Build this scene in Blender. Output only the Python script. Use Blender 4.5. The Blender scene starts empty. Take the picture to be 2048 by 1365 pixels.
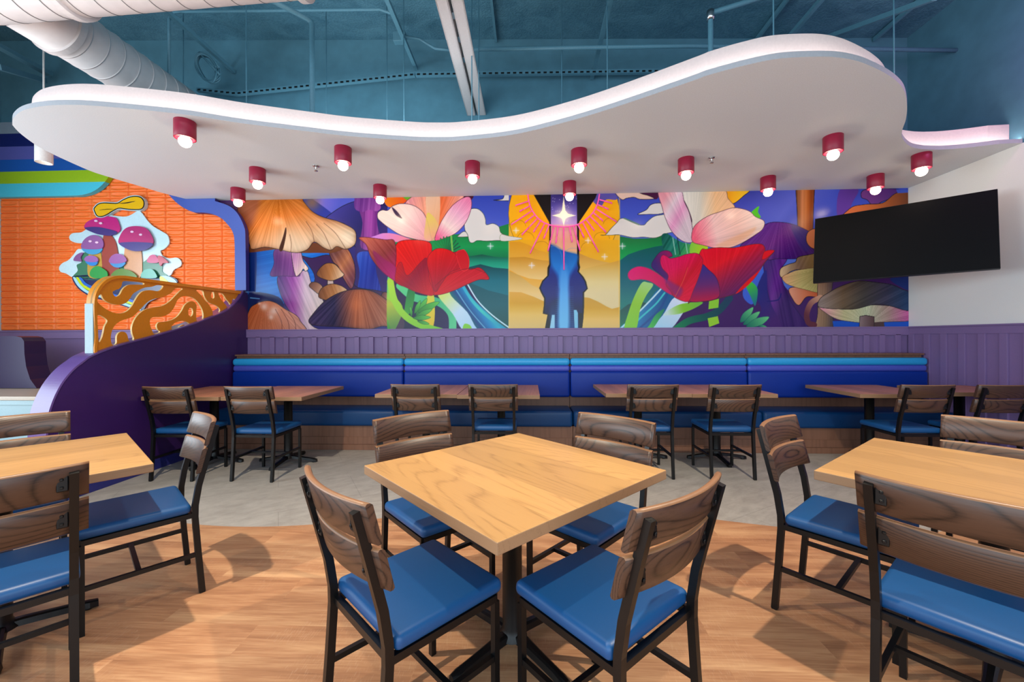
import bpy, bmesh, math, random
import numpy as np
from mathutils import Vector, Matrix
from mathutils.geometry import tessellate_polygon
random.seed(7)
S = bpy.context.scene
C = S.collection
PI = math.pi
rad = math.radians

# ------------------------------------------------------------------ camera
FPX, YAW, ROLL, HC, CX, HY = 825.0, rad(2.4), -0.0037, 1.318, 1024.0, 676.13
cd = bpy.data.cameras.new('camera'); cam = bpy.data.objects.new('camera', cd); C.objects.link(cam)
cd.lens = FPX/2048*36; cd.sensor_width = 36; cd.clip_start = .02
cd.shift_y = -(682.5-HY)/2048
cam.matrix_world = Matrix.Translation((0, 0, HC)) @ Matrix.Rotation(YAW, 4, 'Z') @ Matrix.Rotation(PI/2, 4, 'X') @ Matrix.Rotation(ROLL, 4, 'Z')
S.camera = cam

# ------------------------------------------------------------------ world, exposure, large lights
w = bpy.data.worlds.new('daylight'); S.world = w; w.use_nodes = True
w.node_tree.nodes['Background'].inputs[0].default_value = (.72, .86, 1.0, 1)
w.node_tree.nodes['Background'].inputs[1].default_value = 0.34
S.view_settings.view_transform = 'Standard'; S.view_settings.look = 'None'
S.view_settings.gamma = 1; S.view_settings.use_curve_mapping = False
S.view_settings.exposure = 0.0

def lamp(kind, name, loc, energy, col=(1, 1, 1), rot=(0, 0, 0), **k):
    l = bpy.data.lights.new(name, kind); l.energy = energy; l.color = col
    for a, b in k.items(): setattr(l, a, b)
    o = bpy.data.objects.new(name, l); C.objects.link(o); o.location = loc; o.rotation_euler = rot
    return o
# daylight through the tall storefront glass behind the camera
lamp('AREA', 'storefront_daylight', (-.6, -2.35, 1.75), 310, (.72, .88, 1), (rad(90), 0, 0), shape='RECTANGLE', size=9.5, size_y=2.6)
# daylight from the side windows of the room beyond the partition
lamp('AREA', 'side_window_daylight', (-7.1, .9, 1.7), 340, (.74, .89, 1), (rad(90), 0, rad(-90)), shape='RECTANGLE', size=5.0, size_y=2.4)
# added fill to brighten the ceiling void, ducts and beam; no real fixture
lamp('AREA', 'ceiling_void_fill', (-1.6, 2.0, 4.3), 46, (.95, .97, 1), (rad(125), 0, rad(6)), shape='RECTANGLE', size=3.4, size_y=.4)
lamp('AREA', 'soffit_top_fill', (-2.0, 4.6, 3.42), 20, (.92, .97, 1), (rad(152), 0, rad(-20)), shape='RECTANGLE', size=2.6, size_y=.25)  # added fill hidden above the soffit, lifts the teal wall behind
# pink wash on the upper side wall
lamp('POINT', 'pink_wash', (4.45, 3.5, 3.9), 20, (1, .3, .75), shadow_soft_size=.12)

# ------------------------------------------------------------------ small tools
def lin(c):
    c = np.asarray(c, float)/255
    return np.where(c <= .04045, c/12.92, ((c+.055)/1.055)**2.4)
def L4(c): return tuple(float(v) for v in lin(c)) + (1.0,)
_c, _s = math.cos(ROLL), math.sin(ROLL)
def ray(x, y):
    u = x-CX; v = y-HY
    a = (_c*u+_s*v)/FPX; b = (_s*u-_c*v)/FPX
    return Vector((a*math.cos(YAW)-math.sin(YAW), a*math.sin(YAW)+math.cos(YAW), b))
O0 = Vector((0, 0, HC))
def onY(x, y, Y): r = ray(x, y); return O0+r*(Y/r.y)      # a traced point on an upright plane facing the room
def onX(x, y, X): r = ray(x, y); return O0+r*(X/r.x)
def onZ(x, y, z): r = ray(x, y); return O0+r*((z-HC)/r.z)

def obj(name, bm, mat=None, parent=None, smooth=False, loc=None):
    me = bpy.data.meshes.new(name)
    bm.normal_update(); bm.to_mesh(me); bm.free()
    for m in (mat if isinstance(mat, (list, tuple)) else [mat]):
        if m: me.materials.append(m)
    if smooth:
        for p in me.polygons: p.use_smooth = True
    o = bpy.data.objects.new(name, me); C.objects.link(o)
    if parent: o.parent = parent
    if loc: o.location = loc
    return o
def tag(o, label, cat, group=None, kind=None):
    o['label'] = label; o['category'] = cat
    if group: o['group'] = group
    if kind: o['kind'] = kind
    return o
def struct(o):
    o['kind'] = 'structure'; return o
def empty(name, loc=(0, 0, 0), rz=0):
    o = bpy.data.objects.new(name, None); C.objects.link(o); o.location = loc; o.rotation_euler = (0, 0, rz)
    o.empty_display_size = .1
    return o
def kids(o): return [c for c in bpy.data.objects if c.parent == o]
def dup(root, loc, rz, label, group=None):
    r = root.copy(); C.objects.link(r); r.location = loc; r.rotation_euler = (0, 0, rz); r['label'] = label
    if group: r['group'] = group
    for ch in kids(root):
        c = ch.copy(); C.objects.link(c); c.parent = r
        for g in kids(ch):
            d = g.copy(); C.objects.link(d); d.parent = c
    return r

def box(bm, x0, x1, y0, y1, z0, z1, bev=0, seg=2, mi=0):
    r = bmesh.ops.create_cube(bm, size=1)
    vs = r['verts']
    bmesh.ops.scale(bm, vec=(x1-x0, y1-y0, z1-z0), verts=vs)
    bmesh.ops.translate(bm, vec=((x0+x1)/2, (y0+y1)/2, (z0+z1)/2), verts=vs)
    es = list({e for v in vs for e in v.link_edges})
    fs = list({f for v in vs for f in v.link_faces})
    for f in fs: f.material_index = mi
    if bev: 
        q = bmesh.ops.bevel(bm, geom=es, offset=bev, segments=seg, profile=.5, affect='EDGES')
        for f in q['faces']: f.material_index = mi
    return vs
def B(*a, **k): bm = bmesh.new(); box(bm, *a, **k); return bm
def ring(bm, pts): return [bm.verts.new(p) for p in pts]
def bridge(bm, a, b, closed=True):
    n = len(a)
    for i in range(n if closed else n-1):
        bm.faces.new((a[i], a[(i+1) % n], b[(i+1) % n], b[i]))
def tube(bm, path, r, n=10, cap=True, square=None, up=None):
    """round tube (or a rectangular one, square=(w,d)) along a path"""
    P = [Vector(p) for p in path]; prev = None; up0 = Vector(up) if up else None
    for i, p in enumerate(P):
        t = ((P[min(i+1, len(P)-1)]-p).normalized()+(p-P[max(i-1, 0)]).normalized()).normalized()
        u = up0 if up0 else (Vector((0, 0, 1)) if abs(t.z) < .95 else Vector((1, 0, 0)))
        if prev is not None and not up0: u = prev
        a = (u-t*u.dot(t)).normalized(); b = t.cross(a); prev = a
        if square:
            k = 1
            if 0 < i < len(P)-1:
                c = (P[i+1]-p).normalized().dot(t); k = 1/max(c, .3)
            q = [a*square[0]/2*sx+b*square[1]/2*sy*k for sx, sy in ((-1, -1), (1, -1), (1, 1), (-1, 1))]
        else:
            rr = r[i] if isinstance(r, (list, tuple)) else r
            q = [a*rr*math.cos(2*PI*j/n)+b*rr*math.sin(2*PI*j/n) for j in range(n)]
        rg = ring(bm, [p+v for v in q])
        if i: bridge(bm, last, rg)
        elif cap: bm.faces.new(rg[::-1])
        last = rg
    if cap: bm.faces.new(last)
def T(path, r, **k): bm = bmesh.new(); tube(bm, path, r, **k); return bm
def lathe(bm, prof, n=28, loc=(0, 0, 0)):
    last = None
    for r, z in prof:
        rg = ring(bm, [(loc[0]+max(r, 1e-4)*math.cos(2*PI*j/n), loc[1]+max(r, 1e-4)*math.sin(2*PI*j/n), loc[2]+z) for j in range(n)])
        if last: bridge(bm, last, rg)
        last = rg
def cr(pts, n=6, closed=True):
    """Catmull-Rom smoothing of a traced outline"""
    P = [np.array(p, float) for p in pts]; m = len(P); out = []
    for i in range(m if closed else m-1):
        if closed: a, b, c, d = P[i-1], P[i], P[(i+1) % m], P[(i+2) % m]
        else: a, b, c, d = P[max(i-1, 0)], P[i], P[i+1], P[min(i+2, m-1)]
        for k in range(n):
            t = k/n
            out.append(.5*((2*b)+(-a+c)*t+(2*a-5*b+4*c-d)*t*t+(-a+3*b-3*c+d)*t**3))
    if not closed: out.append(P[-1])
    return out
def plate(bm, loops, vec, mi=0, mis=None):
    """extrude a flat outline with holes along vec"""
    loops = [[Vector(p) for p in l] for l in loops]; vec = Vector(vec)
    tri = tessellate_polygon(loops)
    flat = [p for l in loops for p in l]
    A = [bm.verts.new(p) for p in flat]; Bv = [bm.verts.new(p+vec) for p in flat]
    for t in tri:
        for vs in ((A[t[0]], A[t[1]], A[t[2]]), (Bv[t[2]], Bv[t[1]], Bv[t[0]])):
            try: bm.faces.new(vs).material_index = mi
            except ValueError: pass
    k = 0
    for l in loops:
        n = len(l)
        for i in range(n):
            a, b = k+i, k+(i+1) % n
            try: bm.faces.new((A[a], A[b], Bv[b], Bv[a])).material_index = (mis if mis is not None else mi)
            except ValueError: pass
        k += n
    bmesh.ops.recalc_face_normals(bm, faces=bm.faces)

# ------------------------------------------------------------------ materials
class NT:
    def __init__(s, name):
        s.m = bpy.data.materials.new(name); s.m.use_nodes = True; s.t = s.m.node_tree
        s.b = s.t.nodes['Principled BSDF']
    def n(s, typ, **k):
        x = s.t.nodes.new('ShaderNode'+typ)
        for a, b in k.items():
            if a.startswith('i_'):
                key = a[2:]; key = int(key) if key.isdigit() else key.replace('_', ' ')
                if isinstance(b, bpy.types.NodeSocket): s.t.links.new(b, x.inputs[key])
                else: x.inputs[key].default_value = b
            else: setattr(x, a, b)
        return x
    def l(s, a, b): s.t.links.new(a, b)
    def math(s, op, a, b=None, c=None):
        x = s.n('Math', operation=op)
        for i, v in enumerate((a, b, c)):
            if v is None: continue
            if isinstance(v, bpy.types.NodeSocket): s.l(v, x.inputs[i])
            else: x.inputs[i].default_value = v
        return x.outputs[0]
    def mix(s, f, a, b, mode='MIX'):
        x = s.n('Mix', data_type='RGBA', blend_type=mode)
        for i, v in ((0, f), (6, a), (7, b)):
            if isinstance(v, bpy.types.NodeSocket): s.l(v, x.inputs[i])
            else: x.inputs[i].default_value = v
        return x.outputs[2]
    def ramp(s, f, stops):
        x = s.n('ValToRGB'); e = x.color_ramp.elements
        while len(e) < len(stops): e.new(.5)
        for q, (p, c) in zip(e, stops): q.position = p; q.color = c
        s.l(f, x.inputs[0]); return x.outputs[0]
def mat(name, col, rough=.5, metal=0, emit=0, ecol=None, bump=0, bscale=60, var=.04, coat=0, spec=.5):
    t = NT(name); b = t.b
    b.inputs['Roughness'].default_value = rough; b.inputs['Metallic'].default_value = metal
    b.inputs['Specular IOR Level'].default_value = spec
    if coat: b.inputs['Coat Weight'].default_value = coat; b.inputs['Coat Roughness'].default_value = .15
    tc = t.n('TexCoord'); nz = t.n('TexNoise', i_Scale=bscale, i_Detail=4.0)
    t.l(tc.outputs['Object'], nz.inputs['Vector'])
    c = L4(col)
    lo = tuple(v*(1-var) for v in c[:3])+(1,); hi = tuple(min(1, v*(1+var)) for v in c[:3])+(1,)
    t.l(t.ramp(nz.outputs[0], [(.3, lo), (.7, hi)]), b.inputs['Base Color'])
    if bump:
        bp = t.n('Bump', i_Strength=bump, i_Distance=.01); t.l(nz.outputs[0], bp.inputs['Height']); t.l(bp.outputs[0], b.inputs['Normal'])
    if emit:
        b.inputs['Emission Color'].default_value = L4(ecol or col); b.inputs['Emission Strength'].default_value = emit
    return t.m
def wood(name, light, dark, axis='X', ring=16, rough=.38, boards=None, contrast=1.0, stretch=7, bump=.15, ns=3.2, fine=.42, sharp=2.6):
    """grain running along the given local axis, with cathedral figure"""
    t = NT(name); b = t.b
    tc = t.n('TexCoord'); oi = t.n('ObjectInfo')
    off = t.n('VectorMath', operation='SCALE') ; off.inputs['Scale'].default_value = 9.0
    comb = t.n('CombineXYZ'); t.l(oi.outputs['Random'], comb.inputs[0]); t.l(oi.outputs['Random'], comb.inputs[1]); t.l(oi.outputs['Random'], comb.inputs[2])
    t.l(comb.outputs[0], off.inputs[0])
    add = t.n('VectorMath', operation='ADD'); t.l(tc.outputs['Object'], add.inputs[0]); t.l(off.outputs[0], add.inputs[1])
    vec = add.outputs[0]
    if boards:
        sx = t.n('SeparateXYZ'); t.l(tc.outputs['Object'], sx.inputs[0])
        cr_ = sx.outputs['Y' if axis == 'X' else 'X']
        wob = t.math('FLOOR', t.math('DIVIDE', t.math('ADD', cr_, 3.03), boards))
        wn = t.n('TexWhiteNoise', noise_dimensions='2D'); cb = t.n('CombineXYZ'); t.l(wob, cb.inputs[0]); t.l(oi.outputs['Random'], cb.inputs[1]); t.l(cb.outputs[0], wn.inputs['Vector'])
        sc = t.n('VectorMath', operation='SCALE'); sc.inputs['Scale'].default_value = 7.0; t.l(wn.outputs['Color'], sc.inputs[0])
        ad = t.n('VectorMath', operation='ADD'); t.l(vec, ad.inputs[0]); t.l(sc.outputs[0], ad.inputs[1]); vec = ad.outputs[0]
    s = {'X': (1/stretch, 1, 1), 'Y': (1, 1/stretch, 1), 'Z': (1, 1, 1/stretch)}[axis]
    mp = t.n('Mapping'); mp.inputs['Scale'].default_value = s; t.l(vec, mp.inputs[0])
    n1 = t.n('TexNoise', i_Scale=ns, i_Detail=1.2, i_Roughness=.4); t.l(mp.outputs[0], n1.inputs[0])
    bands = t.math('FRACT', t.math('MULTIPLY', n1.outputs[0], float(ring)))
    tri = t.math('POWER', t.math('ABSOLUTE', t.math('SUBTRACT', t.math('MULTIPLY', bands, 2), 1)), sharp)
    tri = t.math('SUBTRACT', 1.0, tri)
    s2 = tuple(v*(.35 if v < .9 else 1) for v in s)
    mp2 = t.n('Mapping'); mp2.inputs['Scale'].default_value = s2; t.l(vec, mp2.inputs[0])
    n2 = t.n('TexNoise', i_Scale=190.0, i_Detail=2.0); t.l(mp2.outputs[0], n2.inputs[0])
    f = t.math('ADD', t.math('ADD', t.math('MULTIPLY', tri, .5*contrast), .5*(1-contrast)), t.math('MULTIPLY', n2.outputs[0], fine))
    col = t.ramp(f, [(.16, L4(dark)), (.74, L4(light))])
    if boards:
        hs = t.n('HueSaturation'); t.l(col, hs.inputs['Color'])
        t.l(t.math('ADD', t.math('MULTIPLY', wn.outputs[0], .34), .84), hs.inputs['Value']); col = hs.outputs[0]
    t.l(col, b.inputs['Base Color']); b.inputs['Roughness'].default_value = rough
    if bump:
        bp = t.n('Bump', i_Strength=bump, i_Distance=.002); t.l(f, bp.inputs['Height']); t.l(bp.outputs[0], b.inputs['Normal'])
    return t.m

M = {}
M['top'] = wood('oak_tabletop', (182, 138, 86), (120, 82, 46), 'X', ring=40, rough=.4, boards=.155, contrast=.5, stretch=7, bump=.08, ns=2.2, fine=.6, sharp=3)
M['tedge'] = wood('oak_table_edge', (146, 112, 82), (98, 70, 50), 'X', ring=20, rough=.5, contrast=.3, stretch=9, bump=.08, fine=.6)
M['top2'] = wood('oak_tabletop_redder', (196, 134, 98), (150, 88, 60), 'Y', ring=18, rough=.38, boards=.10, contrast=.35, stretch=8, bump=.08, ns=2.2)
M['slat'] = wood('stained_ash', (78, 53, 40), (18, 12, 10), 'X', ring=64, rough=.36, contrast=1.0, stretch=5.0, ns=2.6, fine=.55, sharp=3.2)
M['slat_top_lit'] = wood('ash_lit_top_edge', (138, 96, 64), (96, 64, 42), 'X', ring=20, rough=.45, contrast=.3, stretch=8)  # paler tan painted in for light catching the slat tops
M['plinth'] = wood('walnut_laminate', (132, 92, 72), (88, 56, 42), 'Z', ring=14, rough=.45, contrast=.3, stretch=14)
M['black'] = mat('black_powder_coat', (8, 9, 11), .34, 0, var=.1, spec=.38)
M['vinyl'] = mat('blue_vinyl', (8, 72, 126), .44, bump=.02, bscale=400)
M['cyan'] = mat('cyan_vinyl', (44, 166, 226), .33)
M['peri'] = mat('periwinkle_vinyl', (82, 92, 196), .33)
M['royal'] = mat('royal_blue_vinyl', (4, 50, 150), .4, spec=.3)
M['navy'] = mat('deep_blue_vinyl', (3, 58, 108), .38, spec=.35)
M['wains'] = mat('purple_wainscot_paint', (130, 106, 153), .45, bump=.03, bscale=150)
M['cream'] = mat('warm_white_paint', (236, 235, 229), .7, bump=.05, bscale=200)
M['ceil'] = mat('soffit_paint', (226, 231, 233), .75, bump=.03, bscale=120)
M['white'] = mat('white_enamel', (225, 222, 218), .45)
M['upst'] = mat('upstand_paint', (184, 175, 174), .6)
M['teal'] = mat('teal_plenum_paint', (74, 122, 140), .62, bump=.25, bscale=6, var=.1)
M['tealpipe'] = mat('teal_painted_metal', (82, 130, 148), .5, var=.06)
M['magenta'] = mat('magenta_enamel', (146, 14, 52), .45)
M['bulb'] = mat('glowing_bulb', (255, 236, 208), .3, emit=26, ecol=(255, 226, 190))
M['led'] = mat('led_strip', (255, 230, 225), .3, emit=24, ecol=(255, 236, 230))
M['duct'] = mat('duct_paint', (212, 203, 200), .5, var=.05, bscale=8)
M['beam'] = mat('beam_paint', (186, 182, 182), .5)
M['chrome'] = mat('chrome', (190, 190, 192), .2, 1)
M['screen'] = mat('television_screen', (2, 2, 3), .5, spec=.2)
M['plum'] = mat('dark_plum_paint', (52, 24, 88), .38, coat=.25, bump=.03, bscale=30)
M['orange'] = mat('orange_panel', (244, 118, 42), .5, bump=.04, bscale=200)
M['ochre'] = mat('ochre_lacquer', (230, 140, 14), .42)
M['archb'] = mat('periwinkle_blue_paint', (58, 84, 168), .45)
M['archp'] = mat('arch_purple_paint', (52, 40, 120), .45)
M['neon'] = mat('pink_neon_tube', (240, 90, 160), .35, emit=.22, ecol=(255, 70, 190))
M['panelwhite'] = mat('pale_laminate', (142, 166, 172), .4)

def floor_wood():
    t = NT('oak_plank_floor'); b = t.b
    tc = t.n('TexCoord')
    br = t.n('TexBrick', offset=.37, i_Scale=1.0, i_Mortar_Size=.0008, i_Brick_Width=1.25, i_Row_Height=.185)
    br.inputs['Color1'].default_value = (0, 0, 0, 1); br.inputs['Color2'].default_value = (1, 1, 1, 1); br.inputs['Mortar'].default_value = (.4, .4, .4, 1)
    t.l(tc.outputs['Object'], br.inputs['Vector'])
    sc = t.n('VectorMath', operation='SCALE'); sc.inputs['Scale'].default_value = 5; t.l(br.outputs[0], sc.inputs[0])
    ad = t.n('VectorMath', operation='ADD'); t.l(tc.outputs['Object'], ad.inputs[0]); t.l(sc.outputs[0], ad.inputs[1])
    mp = t.n('Mapping'); mp.inputs['Scale'].default_value = (.12, 1, 1); t.l(ad.outputs[0], mp.inputs[0])
    n1 = t.n('TexNoise', i_Scale=9.0, i_Detail=5.0, i_Roughness=.62, i_Distortion=.4); t.l(mp.outputs[0], n1.inputs[0])
    mp2 = t.n('Mapping'); mp2.inputs['Scale'].default_value = (.05, 1, 1); t.l(ad.outputs[0], mp2.inputs[0])
    n2 = t.n('TexNoise', i_Scale=120.0, i_Detail=3.0); t.l(mp2.outputs[0], n2.inputs[0])
    # fine saw marks
    mp3 = t.n('Mapping'); mp3.inputs['Rotation'].default_value = (0, 0, rad(62)); mp3.inputs['Scale'].default_value = (1, .1, 1); t.l(ad.outputs[0], mp3.inputs[0])
    n3 = t.n('TexNoise', i_Scale=260.0, i_Detail=1.0); t.l(mp3.outputs[0], n3.inputs[0])
    n4 = t.n('TexNoise', i_Scale=2.2, i_Detail=1.0); t.l(tc.outputs['Object'], n4.inputs[0])
    saw = t.math('MULTIPLY', t.math('GREATER_THAN', n3.outputs[0], .62), t.math('GREATER_THAN', n4.outputs[0], .5))
    f = t.math('ADD', t.math('MULTIPLY', n1.outputs[0], .75), t.math('MULTIPLY', n2.outputs[0], .3))
    col = t.ramp(f, [(.3, L4((132, 86, 58))), (.5, L4((172, 122, 86))), (.72, L4((206, 160, 118)))])
    col = t.mix(t.math('MULTIPLY', saw, .13), col, L4((214, 186, 156)))
    hs = t.n('HueSaturation'); t.l(col, hs.inputs['Color']); sx = t.n('SeparateColor'); t.l(br.outputs[0], sx.inputs[0])
    t.l(t.math('ADD', t.math('MULTIPLY', sx.outputs[0], .16), .92), hs.inputs['Value'])
    t.l(hs.outputs[0], b.inputs['Base Color']); b.inputs['Roughness'].default_value = .5
    bp = t.n('Bump', i_Strength=.25, i_Distance=.002); t.l(f, bp.inputs['Height']); t.l(bp.outputs[0], b.inputs['Normal'])
    return t.m
def floor_stone():
    t = NT('grey_stone_floor'); b = t.b
    tc = t.n('TexCoord'); mp = t.n('Mapping'); mp.inputs['Rotation'].default_value = (0, 0, rad(-32)); t.l(tc.outputs['Object'], mp.inputs[0])
    br = t.n('TexBrick', offset=.5, i_Scale=1.0, i_Mortar_Size=.0015, i_Brick_Width=1.2, i_Row_Height=.6)
    br.inputs['Color1'].default_value = L4((172, 166, 161)); br.inputs['Color2'].default_value = L4((172, 166, 161)); br.inputs['Mortar'].default_value = L4((140, 136, 132))
    t.l(mp.outputs[0], br.inputs[0])
    mp2 = t.n('Mapping'); mp2.inputs['Scale'].default_value = (.5, 1, 1); t.l(mp.outputs[0], mp2.inputs[0])
    n = t.n('TexNoise', i_Scale=9.0, i_Detail=8.0, i_Roughness=.74, i_Distortion=.3); t.l(mp2.outputs[0], n.inputs[0])
    col = t.mix(.85, br.outputs[0], t.ramp(n.outputs[0], [(.3, L4((206, 204, 200))), (.65, L4((255, 255, 252)))]), 'MULTIPLY')
    t.l(col, b.inputs['Base Color']); b.inputs['Roughness'].default_value = .5
    return t.m
def insulation():
    t = NT('painted_roof_insulation'); b = t.b
    tc = t.n('TexCoord'); mp = t.n('Mapping'); mp.inputs['Scale'].default_value = (1, 1.3, 1); t.l(tc.outputs['Object'], mp.inputs[0])
    n = t.n('TexNoise', i_Scale=2.2, i_Detail=6.0, i_Roughness=.6, i_Distortion=1.2); t.l(mp.outputs[0], n.inputs[0])
    n2 = t.n('TexNoise', i_Scale=45.0, i_Detail=4.0); t.l(mp.outputs[0], n2.inputs[0])
    f = t.math('ADD', t.math('MULTIPLY', n.outputs[0], .6), t.math('MULTIPLY', n2.outputs[0], .4))
    t.l(t.ramp(f, [(.35, L4((50, 96, 116))), (.6, L4((80, 128, 146)))]), b.inputs['Base Color']); b.inputs['Roughness'].default_value = .6
    bp = t.n('Bump', i_Strength=.45, i_Distance=.05); t.l(f, bp.inputs['Height']); t.l(bp.outputs[0], b.inputs['Normal'])
    return t.m
def painted(name, rough=.3):
    t = NT(name); a = t.n('VertexColor'); a.layer_name = 'paint'
    t.l(a.outputs[0], t.b.inputs['Base Color']); t.b.inputs['Roughness'].default_value = rough; t.b.inputs['Specular IOR Level'].default_value = .26
    tc = t.n('TexCoord'); n = t.n('TexNoise', i_Scale=90.0, i_Detail=3.0); t.l(tc.outputs['Object'], n.inputs[0])
    bp = t.n('Bump', i_Strength=.12, i_Distance=.002); t.l(n.outputs[0], bp.inputs['Height']); t.l(bp.outputs[0], t.b.inputs['Normal'])
    return t.m
M['fwood'] = floor_wood(); M['fstone'] = floor_stone(); M['insul'] = insulation(); M['mural'] = painted('mural_paint', .22)

# ------------------------------------------------------------------ room shell
YW, XR, XL, ZC, YF = 5.4, 4.77, -7.28, 3.185, -2.6
XP = -3.78                                                       # face of the plum partition
def bound(X): return 3.02-.21*math.cos(2*PI*(X+2.03)/4.35)+(.05 if X > 0 else 0)*min(1, max(0, X))
bm = bmesh.new(); N = 240
xs = [XL+(XR-XL)*i/N for i in range(N+1)]
a = ring(bm, [(x, YF, 0) for x in xs]); b_ = ring(bm, [(x, bound(x), 0) for x in xs]); c_ = ring(bm, [(x, YW, 0) for x in xs])
for i in range(N):
    bm.faces.new((a[i], a[i+1], b_[i+1], b_[i])).material_index = 0
    bm.faces.new((b_[i], b_[i+1], c_[i+1], c_[i])).material_index = 1
struct(obj('floor', bm, [M['fwood'], M['fstone']]))
zr = lambda X: 5.36-(X+4.3)*.0315                                # the roof falls gently to the side wall
bm = bmesh.new(); box(bm, XL-.2, XR+.2, YW, YW+.15, -.05, 5.7)
struct(obj('wall_back', bm, M['teal']))
bm = bmesh.new(); box(bm, XR, XR+.15, YF, YW, 0, ZC, mi=0); box(bm, XR, XR+.15, YF, YW, ZC, 5.7, mi=1)
struct(obj('wall_right', bm, [M['cream'], M['teal']]))
bm = bmesh.new(); box(bm, XL-.15, XL, YF, YW, 0, 3.3); box(bm, XL-.15, XL, YF, YW, 3.3, 5.7, mi=1)
struct(obj('wall_left', bm, [M['cream'], M['teal']]))
bm = bmesh.new()
v = [bm.verts.new(p) for p in ((XL-.2, YF, zr(XL)), (XR+.2, YF, zr(XR)), (XR+.2, YW+.1, zr(XR)), (XL-.2, YW+.1, zr(XL)))]
v2 = [bm.verts.new(q.co+Vector((0, 0, .12))) for q in v]
bm.faces.new(v[::-1]); bm.faces.new(v2); bridge(bm, v, v2)
struct(obj('ceiling', bm, M['insul']))
# storefront wall behind the camera: head, sill and mullions around tall openings
bm = bmesh.new(); box(bm, XL, XR, YF-.12, YF, 3.2, 5.7); box(bm, XL, XR, YF-.12, YF, 0, .12)
for i in range(7): x = XL+(XR-XL)*i/6; box(bm, x-.04, x+.04, YF-.1, YF, .12, 3.2)
struct(obj('wall_front', bm, M['cream']))

# ------------------------------------------------------------------ wainscot on the back and side walls
bm = bmesh.new()
box(bm, XP, XR, YW-.012, YW, 0, 1.43); box(bm, XP, XR, YW-.042, YW-.012, 1.335, 1.425, bev=.002); box(bm, XP, XR, YW-.045, YW, 1.425, 1.442, bev=.003)
x = XP+.16
while x < XR-.03:
    box(bm, x-.032, x+.032, YW-.042, YW-.012, .1, 1.345, bev=.002); x += .1915
struct(obj('trim_1', bm, M['wains']))
bm = bmesh.new()
box(bm, XR-.012, XR, YF, YW, 0, 1.43); box(bm, XR-.028, XR-.012, YF, YW, 1.345, 1.425, bev=.002); box(bm, XR-.045, XR, YF, YW, 1.425, 1.442, bev=.003)
box(bm, XR-.028, XR-.012, YF, YW, .02, .12, bev=.002)
y = 5.33
while y > YF:
    box(bm, XR-.034, XR-.012, y-.035, y+.035, .12, 1.345, bev=.002); y -= .2
struct(obj('trim_2', bm, M['wains']))
bm = bmesh.new()
box(bm, XL, XP-.15, YW-.012, YW, 0, 1.42); box(bm, XL, XP-.15, YW-.03, YW-.012, 1.33, 1.425, bev=.003); box(bm, XL, XP-.15, YW-.045, YW, 1.425, 1.445, bev=.003)
struct(obj('trim_3', bm, M['wains']))

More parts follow.
